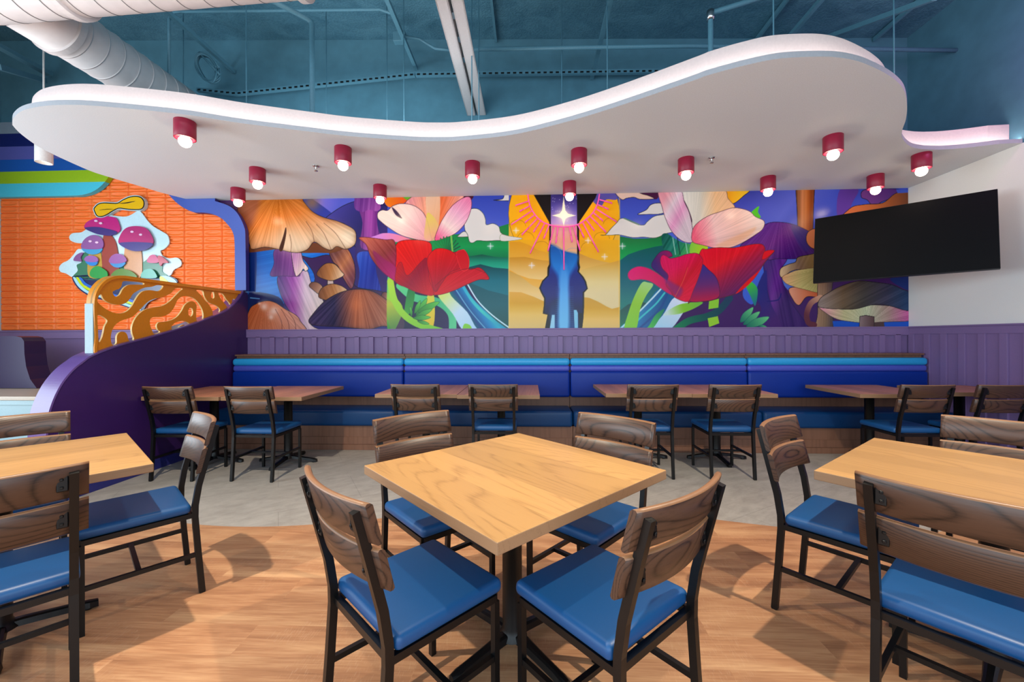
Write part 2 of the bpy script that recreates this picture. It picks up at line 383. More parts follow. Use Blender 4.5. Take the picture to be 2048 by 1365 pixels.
# ------------------------------------------------------------------ painted mural (flat artwork laid out on its own wall grid)
def c5(p): return [(460+x/3.4133, 370+y/3.4133) for x, y in p]
def c6(p): return [(940+x/4.402, 370+y/4.402) for x, y in p]
def c7(p): return [(1220+x/3.303, 370+y/3.303) for x, y in p]
def cs(p): return [(100+x/5.25, 380+y/5.25) for x, y in p]
class Paint:
    """paint on a regular grid lying on the wall plane: coordinates of the chart are those of the traced artwork"""
    def __init__(s, X0, X1, Z0, Z1, Y, step):
        s.nx = int((X1-X0)/step)+1; s.nz = int((Z1-Z0)/step)+1
        s.X, s.Z = np.meshgrid(np.linspace(X0, X1, s.nx), np.linspace(Z0, Z1, s.nz)); s.Y = Y
        xr = s.X*math.cos(YAW)+Y*math.sin(YAW); d = -s.X*math.sin(YAW)+Y*math.cos(YAW)
        u = FPX*xr/d; v = -FPX*(s.Z-HC)/d
        s.U = CX+_c*u-_s*v; s.V = HY+_s*u+_c*v
        s.C = np.zeros(s.U.shape+(3,)); rng = np.random.RandomState(3)
        s.rng = rng
    def noise1(s, t, f):
        n = s.rng.rand(4096); q = (t*f) % 4095; i = np.floor(q).astype(int); k = q-i; k = k*k*(3-2*k)
        return n[i]*(1-k)+n[(i+1) % 4096]*k
    def colour(s, col, U, V, streak=None):
        if isinstance(col, tuple) and isinstance(col[0], (tuple, list)):
            (p, q), stops = col[0], col[1]
            d = ((q[0]-p[0])**2+(q[1]-p[1])**2)
            t = np.clip(((U-p[0])*(q[0]-p[0])+(V-p[1])*(q[1]-p[1]))/d, 0, 1)
            P = np.linspace(0, 1, len(stops)); c = np.stack([np.interp(t, P, [k[j] for k in stops]) for j in range(3)], -1)
        else: c = np.broadcast_to(np.array(col, float), U.shape+(3,)).copy()
        if streak:
            amp, org, f = streak
            if len(org) == 2: a = np.arctan2(V-org[1], U-org[0])*200+np.hypot(U-org[0], V-org[1])*.03
            else: a = (U*org[0]+V*org[1])+200
            m = (s.noise1(a+1000, f)*.6+s.noise1(a+1000, f*2.7)*.4-.5)*2
            c = c+(m*amp)[..., None]*np.array([1, .9, .85])
        return c
    def dist(s, pts, U, V, closed):
        D = np.full(U.shape, 1e9); n = len(pts)
        for i in range(n if closed else n-1):
            a = pts[i]; b = pts[(i+1) % n]; dx, dy = b[0]-a[0], b[1]-a[1]; q = dx*dx+dy*dy+1e-9
            t = np.clip(((U-a[0])*dx+(V-a[1])*dy)/q, 0, 1)
            D = np.minimum(D, (U-a[0]-t*dx)**2+(V-a[1]-t*dy)**2)
        return np.sqrt(D)
    def win(s, pts, pad):
        xs = [p[0] for p in pts]; ys = [p[1] for p in pts]
        m = (s.U > min(xs)-pad) & (s.U < max(xs)+pad) & (s.V > min(ys)-pad) & (s.V < max(ys)+pad)
        r = np.where(m.any(1))[0]; c = np.where(m.any(0))[0]
        if not len(r) or not len(c): return None
        return slice(r[0], r[-1]+1), slice(c[0], c[-1]+1)
    def fill(s, pts, col, smooth=True, streak=None, line=None, lw=1.1, alpha=1, soft=.8, edge=None):
        if smooth: pts = cr(pts, 5)
        w_ = s.win(pts, soft+lw+2)
        if w_ is None: return
        U, V = s.U[w_], s.V[w_]; ins = np.zeros(U.shape, bool); n = len(pts)
        for i in range(n):
            a = pts[i]; b = pts[(i+1) % n]
            if a[1] == b[1]: continue
            k = (a[1] > V) != (b[1] > V)
            ins ^= k & (U < (b[0]-a[0])*(V-a[1])/(b[1]-a[1])+a[0])
        D = s.dist(pts, U, V, True); sd = np.where(ins, D, -D)
        A = (np.clip(sd/soft+.5, 0, 1)*alpha)[..., None]
        c = s.colour(col, U, V, streak)
        if edge:                                                  # a tint painted along the inside of the outline
            e = np.exp(-np.clip(D, 0, 99)/edge[1])[..., None]*edge[2]; c = c*(1-e)+np.array(edge[0], float)*e
        s.C[w_] = s.C[w_]*(1-A)+c*A
        if line is not None:
            A = (np.clip((lw/2-D)/.7+.5, 0, 1)*.9)[..., None]; s.C[w_] = s.C[w_]*(1-A)+np.array(line, float)*A
    def stroke(s, pts, wd, col, alpha=1, smooth=True, soft=.8, taper=None, streak=None):
        if smooth: pts = cr(pts, 6, False)
        w_ = s.win(pts, wd+3+soft)
        if w_ is None: return
        U, V = s.U[w_], s.V[w_]; D = s.dist(pts, U, V, False)
        A = (np.clip((wd/2-D)/soft+.5, 0, 1)*alpha)[..., None]
        s.C[w_] = s.C[w_]*(1-A)+s.colour(col, U, V, streak)*A
    def glow(s, x, y, r, col, a=1):
        w_ = s.win([(x-r*2.5, y-r*2.5), (x+r*2.5, y+r*2.5)], 1)
        if w_ is None: return
        d = np.hypot(s.U[w_]-x, s.V[w_]-y); A = (np.exp(-(d/r)**2)*a)[..., None]; s.C[w_] = s.C[w_]*(1-A)+np.array(col, float)*A
    def spark(s, x, y, r=6):
        s.glow(x, y, r*.8, (235, 225, 235), .55)
        for dx, dy in ((1, 0), (0, 1)): s.stroke([(x-dx*r, y-dy*r), (x+dx*r, y+dy*r)], 1.0, (245, 240, 250), .8, smooth=False)
    def build(s, name, m):
        n = s.nx*s.nz; co = np.zeros((n, 3)); co[:, 0] = s.X.ravel(); co[:, 1] = s.Y; co[:, 2] = s.Z.ravel()
        idx = np.arange(n).reshape(s.nz, s.nx)
        q = np.stack([idx[:-1, :-1], idx[:-1, 1:], idx[1:, 1:], idx[1:, :-1]], -1).reshape(-1, 4)
        me = bpy.data.meshes.new(name); me.vertices.add(n); me.vertices.foreach_set('co', co.ravel())
        me.loops.add(q.size); me.loops.foreach_set('vertex_index', q.ravel()); me.polygons.add(len(q))
        me.polygons.foreach_set('loop_start', np.arange(0, q.size, 4)); me.polygons.foreach_set('loop_total', np.full(len(q), 4)); me.update()
        at = me.color_attributes.new('paint', 'FLOAT_COLOR', 'POINT')
        rgba = np.ones((n, 4)); rgba[:, :3] = lin(np.clip(s.C, 0, 255)).reshape(-1, 3); at.data.foreach_set('color', rgba.astype(np.float32).ravel())
        me.materials.append(m); o = bpy.data.objects.new(name, me); C.objects.link(o); return o
def gr(p, q, *stops): return ((p, q), stops)
P_ = Paint(-4.32, XR-.001, 1.442, 3.215, YW-.006, .0058)
K = (16, 14, 18)
# --- left garden
P_.fill([(480, 360), (1020, 360), (1020, 680), (480, 680)], (46, 38, 112), False)
P_.fill([(380, 360), (490, 360), (490, 680), (380, 680)], (64, 36, 92), False)
P_.fill(c5([(-60, 60), (150, 60), (110, 180), (40, 330), (-60, 330)]), (78, 44, 96), soft=6)
P_.fill(c5([(470, 60), (960, 60), (900, 150), (700, 230), (560, 200)]), gr(c5([(500, 100)])[0], c5([(720, 200)])[0], (58, 74, 172), (120, 108, 205), (84, 90, 190)))
P_.fill(c5([(490, 60), (640, 150), (720, 230), (640, 260), (540, 180)]), (44, 56, 150))
P_.fill(c5([(640, 240), (760, 150), (880, 108), (1010, 118), (1100, 170), (1180, 250), (1120, 370), (1060, 430), (870, 440), (800, 280), (700, 250)]), gr(c5([(700, 200)])[0], c5([(1050, 430)])[0], (64, 58, 140), (34, 32, 96), (60, 40, 110)), line=K)
P_.fill(c5([(860, 400), (900, 420), (1060, 430), (1090, 560), (1060, 780), (860, 780)]), (50, 34, 100))
P_.fill(c5([(870, 470), (975, 470), (1000, 600), (1035, 790), (880, 760), (885, 600)]), gr(c5([(870, 500)])[0], c5([(1000, 560)])[0], (50, 86, 190), (26, 44, 150)), streak=(22, (1, .1, 0), .35))
P_.fill(c5([(880, 130), (1020, 130), (1005, 200), (1010, 300), (1050, 430), (895, 430), (905, 260)]), gr(c5([(880, 200)])[0], c5([(1030, 200)])[0], (92, 36, 110), (158, 66, 158), (100, 40, 120)), streak=(26, (1, .05, 0), .4))
P_.fill(c5([(870, 60), (1010, 60), (1020, 110), (1028, 160), (1000, 180), (950, 170), (900, 185), (850, 155)]), gr(c5([(870, 90)])[0], c5([(1020, 140)])[0], (104, 48, 130), (150, 70, 156)), streak=(20, (1, .1, 0), .4))
P_.fill(c5([(130, 440), (680, 455), (690, 520), (580, 680), (560, 720), (330, 820), (130, 790)]), gr(c5([(140, 460)])[0], c5([(560, 760)])[0], (10, 66, 150), (22, 112, 196), (30, 92, 200)), streak=(12, (.2, 1, 0), .3))
P_.fill(c5([(130, 440), (180, 445), (172, 750), (130, 760)]), (12, 40, 110))
P_.fill(c5([(130, 740), (330, 765), (350, 860), (130, 900)]), (16, 28, 84))
P_.fill(c5([(488, 486), (560, 500), (676, 480), (740, 560), (830, 640), (870, 700), (1060, 740), (1060, 860), (560, 860), (580, 640), (530, 540)]), (56, 26, 76), line=K)
P_.fill(c5([(680, 440), (790, 430), (840, 510), (855, 590), (850, 660), (825, 710), (775, 640), (740, 560), (700, 520)]), gr(c5([(690, 480)])[0], c5([(860, 600)])[0], (96, 50, 52), (184, 110, 72), (120, 60, 70)), streak=(22, (1, -.6, 0), .35), line=K)
P_.fill(c5([(330, 620), (480, 590), (530, 590), (560, 680), (640, 800), (600, 870), (545, 940), (620, 990), (790, 1000), (500, 1000), (430, 900), (350, 760)]), gr(c5([(340, 720)])[0], c5([(600, 720)])[0], (82, 34, 112), (150, 58, 150), (205, 175, 190), (222, 200, 196)), streak=(26, (1, -.45, 0), .42), line=K)
P_.fill(c5([(310, 440), (470, 440), (480, 600), (460, 625), (360, 622), (275, 620), (300, 540)]), gr(c5([(290, 500)])[0], c5([(460, 500)])[0], (82, 36, 100), (124, 54, 128)), streak=(20, (1, .1, 0), .5), line=(40, 20, 60), lw=.8)
P_.fill(c5([(420, 450), (480, 455), (500, 520), (535, 570), (515, 590), (500, 575), (480, 605), (445, 615)]), gr(c5([(430, 500)])[0], c5([(520, 560)])[0], (176, 110, 160), (236, 205, 190)), streak=(22, (1, .1, 0), .5), line=K)
P_.fill(c5([(130, 420), (400, 400), (800, 400), (720, 460), (600, 465), (420, 462), (330, 440), (130, 462)]), (104, 52, 26))
cap = c5([(60, 300), (60, 120), (150, 60), (470, 60), (500, 110), (560, 180), (640, 222), (740, 250), (840, 300), (862, 350), (850, 410), (790, 440), (730, 420), (690, 445), (640, 430), (575, 390), (530, 440), (470, 462), (420, 460), (362, 448), (330, 440), (240, 425), (150, 440), (130, 400)])
P_.fill(cap, gr(c5([(300, 110)])[0], c5([(420, 470)])[0], (176, 96, 24), (216, 118, 44), (222, 158, 108), (234, 208, 176)), streak=(26, c5([(330, 40)])[0], .22), line=K, edge=((120, 60, 26), 5, .55))
P_.fill(c5([(60, 320), (60, 120), (200, 60), (180, 200), (130, 300)]), (120, 62, 60), alpha=.55, soft=12)
P_.glow(*c5([(400, 380)])[0], 26, (238, 214, 184), .5); P_.glow(*c5([(700, 350)])[0], 20, (226, 176, 134), .6); P_.glow(*c5([(560, 120)])[0], 16, (200, 130, 20), .5)
P_.fill(c5([(380, 290), (385, 330), (360, 445), (335, 440), (360, 360)]), (70, 36, 22), streak=None)
for q in ([(575, 390), (560, 320), (520, 250)], [(415, 458), (418, 400), (408, 340)], [(690, 440), (640, 330), (590, 270)], [(790, 436), (720, 330), (640, 260)]): P_.stroke(c5(q), 1.0, (90, 48, 30), .8)
P_.fill(c5([(540, 690), (560, 665), (600, 668), (632, 700), (610, 745), (570, 720)]), gr(c5([(550, 680)])[0], c5([(630, 720)])[0], (110, 60, 44), (190, 140, 110)), line=K)
P_.fill(c5([(670, 640), (700, 640), (705, 690), (668, 690)]), (200, 170, 160), line=K)
P_.fill(c5([(608, 770), (615, 720), (650, 690), (700, 676), (760, 690), (805, 728), (760, 760), (690, 790)]), gr(c5([(620, 720)])[0], c5([(790, 730)])[0], (124, 68, 34), (176, 112, 62), (214, 170, 130)), streak=(14, (1, -.4, 0), .3), line=K)
P_.fill(c5([(592, 615), (605, 580), (640, 545), (675, 534), (720, 545), (760, 590), (778, 616), (740, 640), (690, 655), (630, 640)]), gr(c5([(600, 580)])[0], c5([(770, 610)])[0], (120, 66, 34), (176, 110, 58), (226, 186, 150)), streak=(12, (1, -.4, 0), .3), line=K)
P_.fill(c5([(1030, 790), (1040, 740), (1070, 735), (1105, 770), (1112, 800), (1080, 815)]), gr(c5([(1030, 760)])[0], c5([(1110, 790)])[0], (90, 40, 40), (206, 150, 130)), line=K)
P_.fill(c5([(537, 930), (560, 890), (640, 800), (740, 740), (840, 714), (930, 716), (1000, 740), (1090, 800), (1150, 870), (1180, 930), (1170, 975), (1140, 988), (1050, 965), (960, 985), (860, 980), (760, 970), (640, 965), (560, 955)]),
        gr(c5([(560, 900)])[0], c5([(1160, 900)])[0], (52, 34, 84), (36, 26, 66), (168, 84, 46), (150, 80, 52), (186, 122, 86)), streak=(26, c5([(880, 640)])[0], .2), line=K, edge=((60, 30, 50), 3, .5))
P_.glow(*c5([(860, 820)])[0], 15, (214, 110, 58), .5)
P_.fill(c5([(120, 1010), (130, 860), (180, 812), (250, 792), (310, 805), (380, 850), (450, 890), (480, 930), (500, 1010)]), gr(c5([(150, 850)])[0], c5([(460, 980)])[0], (196, 92, 44), (206, 120, 84), (196, 130, 110)), streak=(24, c5([(240, 740)])[0], .25), line=K)
for x, y, r in ((235, 835, 7), (300, 860, 9), (280, 905, 5), (200, 810, 3)): P_.glow(*c5([(x, y)])[0], r, (240, 205, 190), .75)
for q in ([(400, 870), (440, 930), (450, 990)], [(350, 850), (395, 930), (405, 990)], [(310, 850), (350, 930), (355, 990)]): P_.stroke(c5(q), 1.3, (90, 40, 34), .7)
P_.stroke(c5([(140, 772), (200, 778)]), 2, (110, 180, 230), .8)
# --- green hills left of the centre panel
P_.fill(c5([(1075, 60), (1920, 60), (1920, 1000), (1075, 1000)]), gr(c5([(1300, 80)])[0], c5([(1300, 300)])[0], (52, 70, 176), (72, 92, 200)), False)
P_.fill(c5([(1560, 60), (1660, 60), (1640, 110), (1560, 120)]), (70, 16, 44))
P_.fill(c5([(1075, 380), (1500, 340), (1700, 330), (1840, 285), (1920, 260), (1920, 1000), (1075, 1000)]), gr(c5([(1600, 330)])[0], c5([(1600, 520)])[0], (18, 128, 62), (16, 150, 76), (10, 110, 70)), False)
P_.fill(c5([(1500, 520), (1620, 490), (1720, 475), (1810, 492), (1920, 500), (1920, 1000), (1500, 1000)]), gr(c5([(1700, 480)])[0], c5([(1700, 580)])[0], (10, 84, 66), (18, 148, 116), (34, 170, 140)), False)
P_.fill(c5([(1500, 600), (1620, 565), (1710, 542), (1800, 565), (1920, 575), (1920, 1000), (1500, 1000)]), gr(c5([(1700, 550)])[0], c5([(1700, 760)])[0], (8, 70, 78), (8, 106, 122), (6, 112, 126)), False)
P_.fill(c5([(1500, 640), (1640, 670), (1760, 720), (1920, 760), (1920, 1000), (1500, 1000)]), gr(c5([(1700, 700)])[0], c5([(1750, 980)])[0], (6, 84, 96), (8, 90, 100), (4, 78, 76)), False)
P_.fill(c5([(1075, 620), (1560, 640), (1640, 700), (1760, 900), (1800, 1000), (1075, 1000)]), gr(c5([(1100, 700)])[0], c5([(1500, 980)])[0], (56, 20, 70), (20, 24, 60), (40, 20, 80)), False)
# stems, ribbons, leaves
P_.fill(c5([(1075, 640), (1110, 650), (1130, 760), (1180, 850), (1120, 1000), (1075, 1000)]), gr(c5([(1080, 660)])[0], c5([(1150, 960)])[0], (90, 200, 120), (176, 214, 40), (60, 150, 50)))
P_.fill(c5([(1075, 780), (1180, 900), (1180, 990), (1110, 1000), (1075, 900)]), (196, 120, 100), alpha=.25)
P_.stroke(c5([(1160, 690), (1260, 770), (1420, 800), (1510, 880), (1520, 1000)]), 15, gr(c5([(1200, 720)])[0], c5([(1520, 960)])[0], (90, 200, 130), (60, 176, 120), (90, 200, 140)))
P_.fill(c5([(1350, 750), (1392, 750), (1390, 960), (1310, 985)]), gr(c5([(1350, 760)])[0], c5([(1350, 960)])[0], (206, 204, 60), (226, 190, 30)))
P_.fill(c5([(1220, 700), (1262, 720), (1240, 860), (1190, 880)]), gr(c5([(1200, 720)])[0], c5([(1250, 860)])[0], (28, 120, 60), (60, 150, 50)))
P_.stroke(c5([(1095, 660), (1120, 780), (1180, 880), (1280, 950), (1440, 1000)]), 13, gr(c5([(1100, 680)])[0], c5([(1400, 990)])[0], (170, 216, 60), (146, 206, 44), (120, 200, 50)))
for a, b in (((1270, 900), (1345, 775)), ((1270, 900), (1400, 800)), ((1280, 870), (1430, 800)), ((1270, 900), (1380, 850)), ((1260, 880), (1300, 790)), ((1250, 910), (1370, 905)), ((1240, 900), (1230, 830)), ((1280, 930), (1360, 950))):
    (ax, ay), (bx, by) = c5([a])[0], c5([b])[0]; nx_, ny_ = (by-ay)*.14, -(bx-ax)*.14
    P_.fill([(ax, ay), ((ax+bx)/2+nx_, (ay+by)/2+ny_), (bx, by), ((ax+bx)/2-nx_, (ay+by)/2-ny_)], gr((ax, ay), (bx, by), (36, 120, 40), (96, 196, 70)), line=(16, 70, 40), lw=.6)
P_.fill(c5([(1415, 745), (1510, 725), (1560, 760), (1640, 850), (1740, 1000), (1600, 1000), (1520, 880)]), gr(c5([(1450, 760)])[0], c5([(1660, 980)])[0], (206, 222, 120), (196, 222, 240), (176, 214, 240)))
P_.fill(c5([(1500, 740), (1580, 690), (1680, 800), (1850, 960), (1900, 1000), (1710, 1000), (1620, 870)]), gr(c5([(1560, 860)])[0], c5([(1700, 760)])[0], (16, 130, 100), (8, 66, 130), (14, 130, 190), (40, 190, 200)))
P_.stroke(c5([(1590, 690), (1660, 800), (1760, 900), (1900, 1000)]), 6, gr(c5([(1600, 700)])[0], c5([(1880, 980)])[0], (40, 170, 200), (60, 200, 190), (30, 150, 190)))
P_.stroke(c5([(1618, 672), (1690, 790), (1790, 890), (1925, 990)]), 2.4, (206, 236, 246))
P_.stroke(c5([(1545, 720), (1640, 860), (1760, 1000)]), 2.0, (120, 190, 220), .8)
P_.fill(c5([(1600, 950), (1640, 960), (1650, 1000), (1590, 1000)]), (130, 206, 60))
# clouds
CL = (222, 214, 208)
P_.fill(c5([(1560, 345), (1600, 318), (1640, 350), (1560, 356)]), CL, line=(60, 60, 50))
P_.fill(c5([(1602, 300), (1606, 220), (1640, 168), (1690, 164), (1728, 195), (1744, 235), (1750, 272), (1795, 264), (1835, 285), (1850, 328), (1905, 350), (1996, 366), (1930, 380), (1820, 380), (1750, 384), (1690, 380), (1660, 395), (1635, 388), (1622, 340)]), CL, line=(40, 60, 50), edge=((236, 226, 220), 6, .5))
P_.fill(c5([(1800, 104), (1860, 96), (1880, 60), (1940, 60), (1930, 103), (1860, 108)]), CL, line=K)
# blossom petals
P_.fill(c5([(1050, 60), (1240, 60), (1180, 130), (1080, 150)]), gr(c5([(1060, 90)])[0], c5([(1200, 110)])[0], (240, 130, 20), (232, 84, 24)))
P_.fill(c5([(1180, 80), (1240, 60), (1230, 110)]), (100, 170, 40))
P_.fill(c5([(960, 366), (1000, 345), (1050, 330), (1130, 336), (1250, 375), (1330, 385), (1100, 390)]), gr(c5([(970, 360)])[0], c5([(1200, 360)])[0], (206, 130, 220), (240, 130, 150)))
P_.fill(c5([(1200, 150), (1230, 90), (1330, 60), (1580, 60), (1575, 110), (1500, 180), (1450, 260), (1420, 330), (1350, 380), (1320, 260)]), gr(c5([(1220, 90)])[0], c5([(1560, 150)])[0], (232, 150, 156), (244, 160, 130), (240, 110, 60), (240, 160, 140)), streak=(20, c5([(1360, 400)])[0], .25), line=(90, 30, 50))
P_.fill(c5([(1345, 60), (1430, 60), (1420, 300), (1360, 300), (1340, 180)]), gr(c5([(1350, 100)])[0], c5([(1400, 300)])[0], (240, 200, 166), (232, 170, 120)), alpha=.85)
P_.fill(c5([(1008, 225), (1010, 190), (1040, 172), (1075, 175), (1110, 145), (1170, 128), (1250, 140), (1310, 180), (1345, 240), (1365, 330), (1370, 385), (1280, 375), (1170, 345), (1080, 290), (1030, 250)]), gr(c5([(1030, 200)])[0], c5([(1350, 350)])[0], (240, 214, 200), (244, 206, 196), (232, 150, 160)), streak=(16, c5([(1380, 400)])[0], .3), line=(70, 40, 60))
P_.fill(c5([(1350, 190), (1400, 230), (1430, 300), (1420, 370), (1330, 372), (1335, 260)]), gr(c5([(1350, 220)])[0], c5([(1400, 370)])[0], (230, 200, 90), (240, 170, 140)), alpha=.9)
P_.fill(c5([(1400, 378), (1420, 300), (1460, 220), (1520, 140), (1590, 90), (1636, 84), (1650, 130), (1635, 200), (1600, 270), (1540, 330), (1470, 362)]), gr(c5([(1420, 370)])[0], c5([(1640, 120)])[0], (240, 90, 140), (248, 214, 206), (240, 170, 196), (240, 130, 170)), streak=(18, c5([(1400, 400)])[0], .3), line=(110, 40, 60))
P_.fill(c5([(1104, 152), (1140, 180), (1175, 230), (1130, 205)]), (60, 40, 70))
# dark seed head
for a in range(-5, 6): 
    q = math.radians(90+a*13); P_.stroke([c5([(1480, 470)])[0], (c5([(1480, 470)])[0][0]+22*math.cos(q)*1.3, c5([(1480, 470)])[0][1]-34*abs(math.sin(q)))], 2.6, (30, 110+6*a, 60), .9, smooth=False)
P_.stroke(c5([(1510, 350), (1520, 470)]), 3.5, (120, 190, 80))
# left poppy
P_.fill(c5([(1380, 460), (1400, 440), (1470, 440), (1530, 460), (1570, 445), (1605, 450), (1632, 500), (1632, 575), (1700, 565), (1745, 600), (1768, 645), (1700, 648), (1620, 680), (1520, 725), (1420, 752), (1330, 745), (1240, 715), (1150, 665), (1120, 560), (1130, 420), (1180, 380), (1300, 378), (1370, 400)]), gr(c5([(1150, 420)])[0], c5([(1560, 700)])[0], (232, 20, 10), (214, 6, 18), (200, 4, 30)), streak=(14, c5([(1380, 760)])[0], .22), line=(90, 10, 30))
P_.fill(c5([(880, 362), (950, 360), (1060, 375), (1120, 380), (1135, 470), (1130, 580), (1150, 665), (1080, 625), (1010, 560), (960, 490), (930, 410)]), gr(c5([(920, 380)])[0], c5([(1100, 620)])[0], (190, 90, 70), (140, 50, 50), (170, 20, 90)), streak=(18, (1, -.8, 0), .25), line=(80, 10, 40))
P_.fill(c5([(975, 450), (1060, 510), (1140, 570), (1180, 690), (1100, 640), (1020, 570)]), gr(c5([(990, 470)])[0], c5([(1150, 660)])[0], (130, 20, 90), (190, 30, 110)), alpha=.7, soft=3)
P_.fill(c5([(1130, 660), (1140, 560), (1170, 530), (1210, 620), (1300, 530), (1345, 505), (1360, 640), (1390, 752), (1280, 735), (1200, 700)]), gr(c5([(1150, 560)])[0], c5([(1360, 720)])[0], (196, 14, 24), (150, 6, 44), (196, 10, 30)), streak=(14, c5([(1340, 780)])[0], .3), line=(110, 10, 40), lw=.8)
P_.fill(c5([(1345, 510), (1400, 440), (1480, 440), (1545, 480), (1580, 560), (1500, 600), (1440, 680), (1400, 730), (1365, 620)]), gr(c5([(1380, 460)])[0], c5([(1440, 720)])[0], (226, 12, 14), (190, 4, 30), (160, 6, 40)), streak=(12, c5([(1400, 760)])[0], .3), line=(100, 10, 30), lw=.8)
P_.fill(c5([(1545, 470), (1580, 445), (1605, 450), (1632, 510), (1625, 575), (1580, 580)]), (206, 8, 26), line=(240, 60, 60), lw=.8)
P_.stroke(c5([(1400, 690), (1500, 610), (1640, 570), (1740, 600)]), 1.2, (120, 10, 30), .8)
# --- centre panel
P_.fill([(1017.7, 360), (1240, 360), (1240, 680), (1017.7, 680)], gr((1100, 390), (1100, 655), (240, 172, 40), (236, 180, 60), (228, 196, 120)), False)
P_.fill(c6([(342, 60), (400, 60), (360, 150), (342, 240)]), (60, 76, 184), False); P_.fill(c6([(1270, 60), (1322, 60), (1322, 240), (1300, 150)]), (60, 76, 184), False)
import math as _m
P_.fill([(1128+111*_m.cos(t/40*2*PI), 428+112*_m.sin(t/40*2*PI)) for t in range(40)], (250, 176, 8), False, line=(60, 40, 20), lw=.7)
P_.fill([(1017.7, 480), (1240, 480), (1240, 680), (1017.7, 680)], gr((1100, 480), (1100, 655), (240, 172, 20), (236, 180, 50), (228, 190, 100)), False)
for x, y, r in ((420, 370, 16), (490, 480, 17), (630, 560, 16), (1240, 350, 15), (1160, 480, 16), (1040, 560, 14)):
    (ax, ay) = c6([(x, y)])[0]; P_.stroke([(ax+r*_m.cos(t), ay-r*_m.sin(t)*.9) for t in np.linspace(.1, PI-.1, 12)], .7, (130, 84, 20), .7, smooth=False)
W = lambda pts, *st: P_.fill(c6(pts+[(pts[-1][0], 1290), (pts[0][0], 1290)]), gr(c6([(700, min(p[1] for p in pts))])[0], c6([(700, max(p[1] for p in pts)+190)])[0], *st), False)
W([(342, 500), (440, 500), (520, 530), (600, 575), (700, 600)], (222, 150, 24), (244, 186, 80)); W([(342, 640), (480, 634), (560, 650), (640, 665), (700, 668)], (206, 140, 30), (226, 176, 90), (240, 204, 134))
W([(342, 745), (420, 790), (520, 825), (620, 835), (700, 825)], (232, 156, 30), (234, 176, 70), (238, 206, 150)); W([(342, 755), (440, 800), (540, 880), (640, 930), (700, 950)], (200, 150, 60), (236, 196, 120), (236, 214, 176))
W([(342, 942), (450, 946), (560, 985), (660, 1030), (700, 1050)], (226, 166, 60), (216, 158, 20), (234, 190, 90), (226, 190, 110))
W([(955, 600), (1050, 640), (1150, 670), (1250, 690), (1322, 660)], (206, 144, 50), (228, 182, 90), (240, 206, 140)); W([(955, 760), (1020, 735), (1120, 710), (1220, 690), (1322, 665)], (216, 156, 50), (222, 184, 100), (230, 206, 140), (228, 206, 150))
W([(955, 985), (1050, 995), (1130, 1030), (1200, 1070), (1250, 1092), (1322, 1075)], (206, 154, 40), (216, 160, 20), (236, 190, 90), (226, 190, 110))
P_.fill([(1237.5, 360), (1241, 360), (1241, 680), (1237.5, 680)], (240, 190, 70), False, alpha=.6); P_.fill([(1016.5, 480), (1019, 480), (1019, 680), (1016.5, 680)], (240, 200, 110), False, alpha=.5)
P_.fill(c6([(1080, 140), (1110, 80), (1270, 70), (1290, 130), (1200, 130), (1150, 190)]), (92, 84, 168))
P_.fill(c5([(1850, 340), (1905, 350), (1996, 366), (1930, 380), (1850, 382)]), CL, line=(110, 110, 60), lw=.6)
P_.fill(c6([(545, 60), (1125, 60), (1105, 115), (960, 330), (962, 690), (970, 725), (960, 765), (1000, 810), (1022, 850), (1038, 915), (1005, 950), (1005, 1080), (998, 1180), (985, 1290), (655, 1290), (682, 1145), (640, 1135), (650, 1060), (652, 1000), (625, 950), (608, 910), (635, 845), (680, 800), (682, 730), (697, 700), (697, 330)]), (20, 13, 16), False)
P_.fill(c6([(712, 60), (942, 60), (942, 360), (712, 360)]), gr(c6([(800, 90)])[0], c6([(800, 350)])[0], (54, 44, 116), (90, 76, 168), (190, 150, 210)), False)
for _ in range(26): P_.glow(*c6([(random.uniform(715, 940), random.uniform(95, 330))])[0], .7, (230, 225, 250), .8)
P_.fill(c6([(712, 350), (942, 350), (942, 640), (712, 640)]), gr(c6([(800, 350)])[0], c6([(800, 600)])[0], (224, 160, 170), (232, 166, 140), (232, 180, 130)), False)
P_.fill(c6([(712, 524), (770, 560), (830, 584), (942, 612), (942, 690), (952, 730), (945, 765), (985, 812), (1008, 850), (1026, 912), (992, 945), (990, 1130), (958, 1130), (957, 1290), (700, 1290), (720, 1150), (655, 1128), (662, 1060), (665, 995), (640, 950), (622, 912), (645, 852), (695, 800), (700, 740), (712, 700)]), gr(c6([(800, 620)])[0], c6([(800, 1150)])[0], (16, 84, 170), (28, 36, 124), (28, 30, 112), (14, 14, 58)), False)
P_.fill(c6([(712, 530), (830, 588), (942, 614), (942, 680), (880, 800), (850, 900), (790, 900), (770, 800), (712, 690)]), gr(c6([(820, 560)])[0], c6([(830, 880)])[0], (16, 90, 176), (30, 120, 206), (40, 120, 200)), soft=8)
P_.fill(c6([(700, 1100), (765, 1000), (880, 1000), (920, 1100), (950, 1290), (745, 1290)]), gr(c6([(820, 1000)])[0], c6([(820, 1260)])[0], (24, 30, 80), (16, 62, 128)), soft=8)
P_.fill(c6([(795, 760), (860, 760), (868, 1290), (782, 1290)]), gr(c6([(820, 720)])[0], c6([(820, 1260)])[0], (60, 140, 220), (90, 170, 232), (110, 190, 236)), soft=7)
for yy in np.arange(900, 1260, 18):
    for xx in (760, 774, 876, 890, 905): P_.glow(*c6([(xx, yy)])[0], .7, (60, 130, 200), .6)
P_.stroke(c6([(712, 545), (760, 545), (800, 600), (820, 700), (840, 600), (880, 560), (942, 560)]), .8, (120, 150, 200), .6)
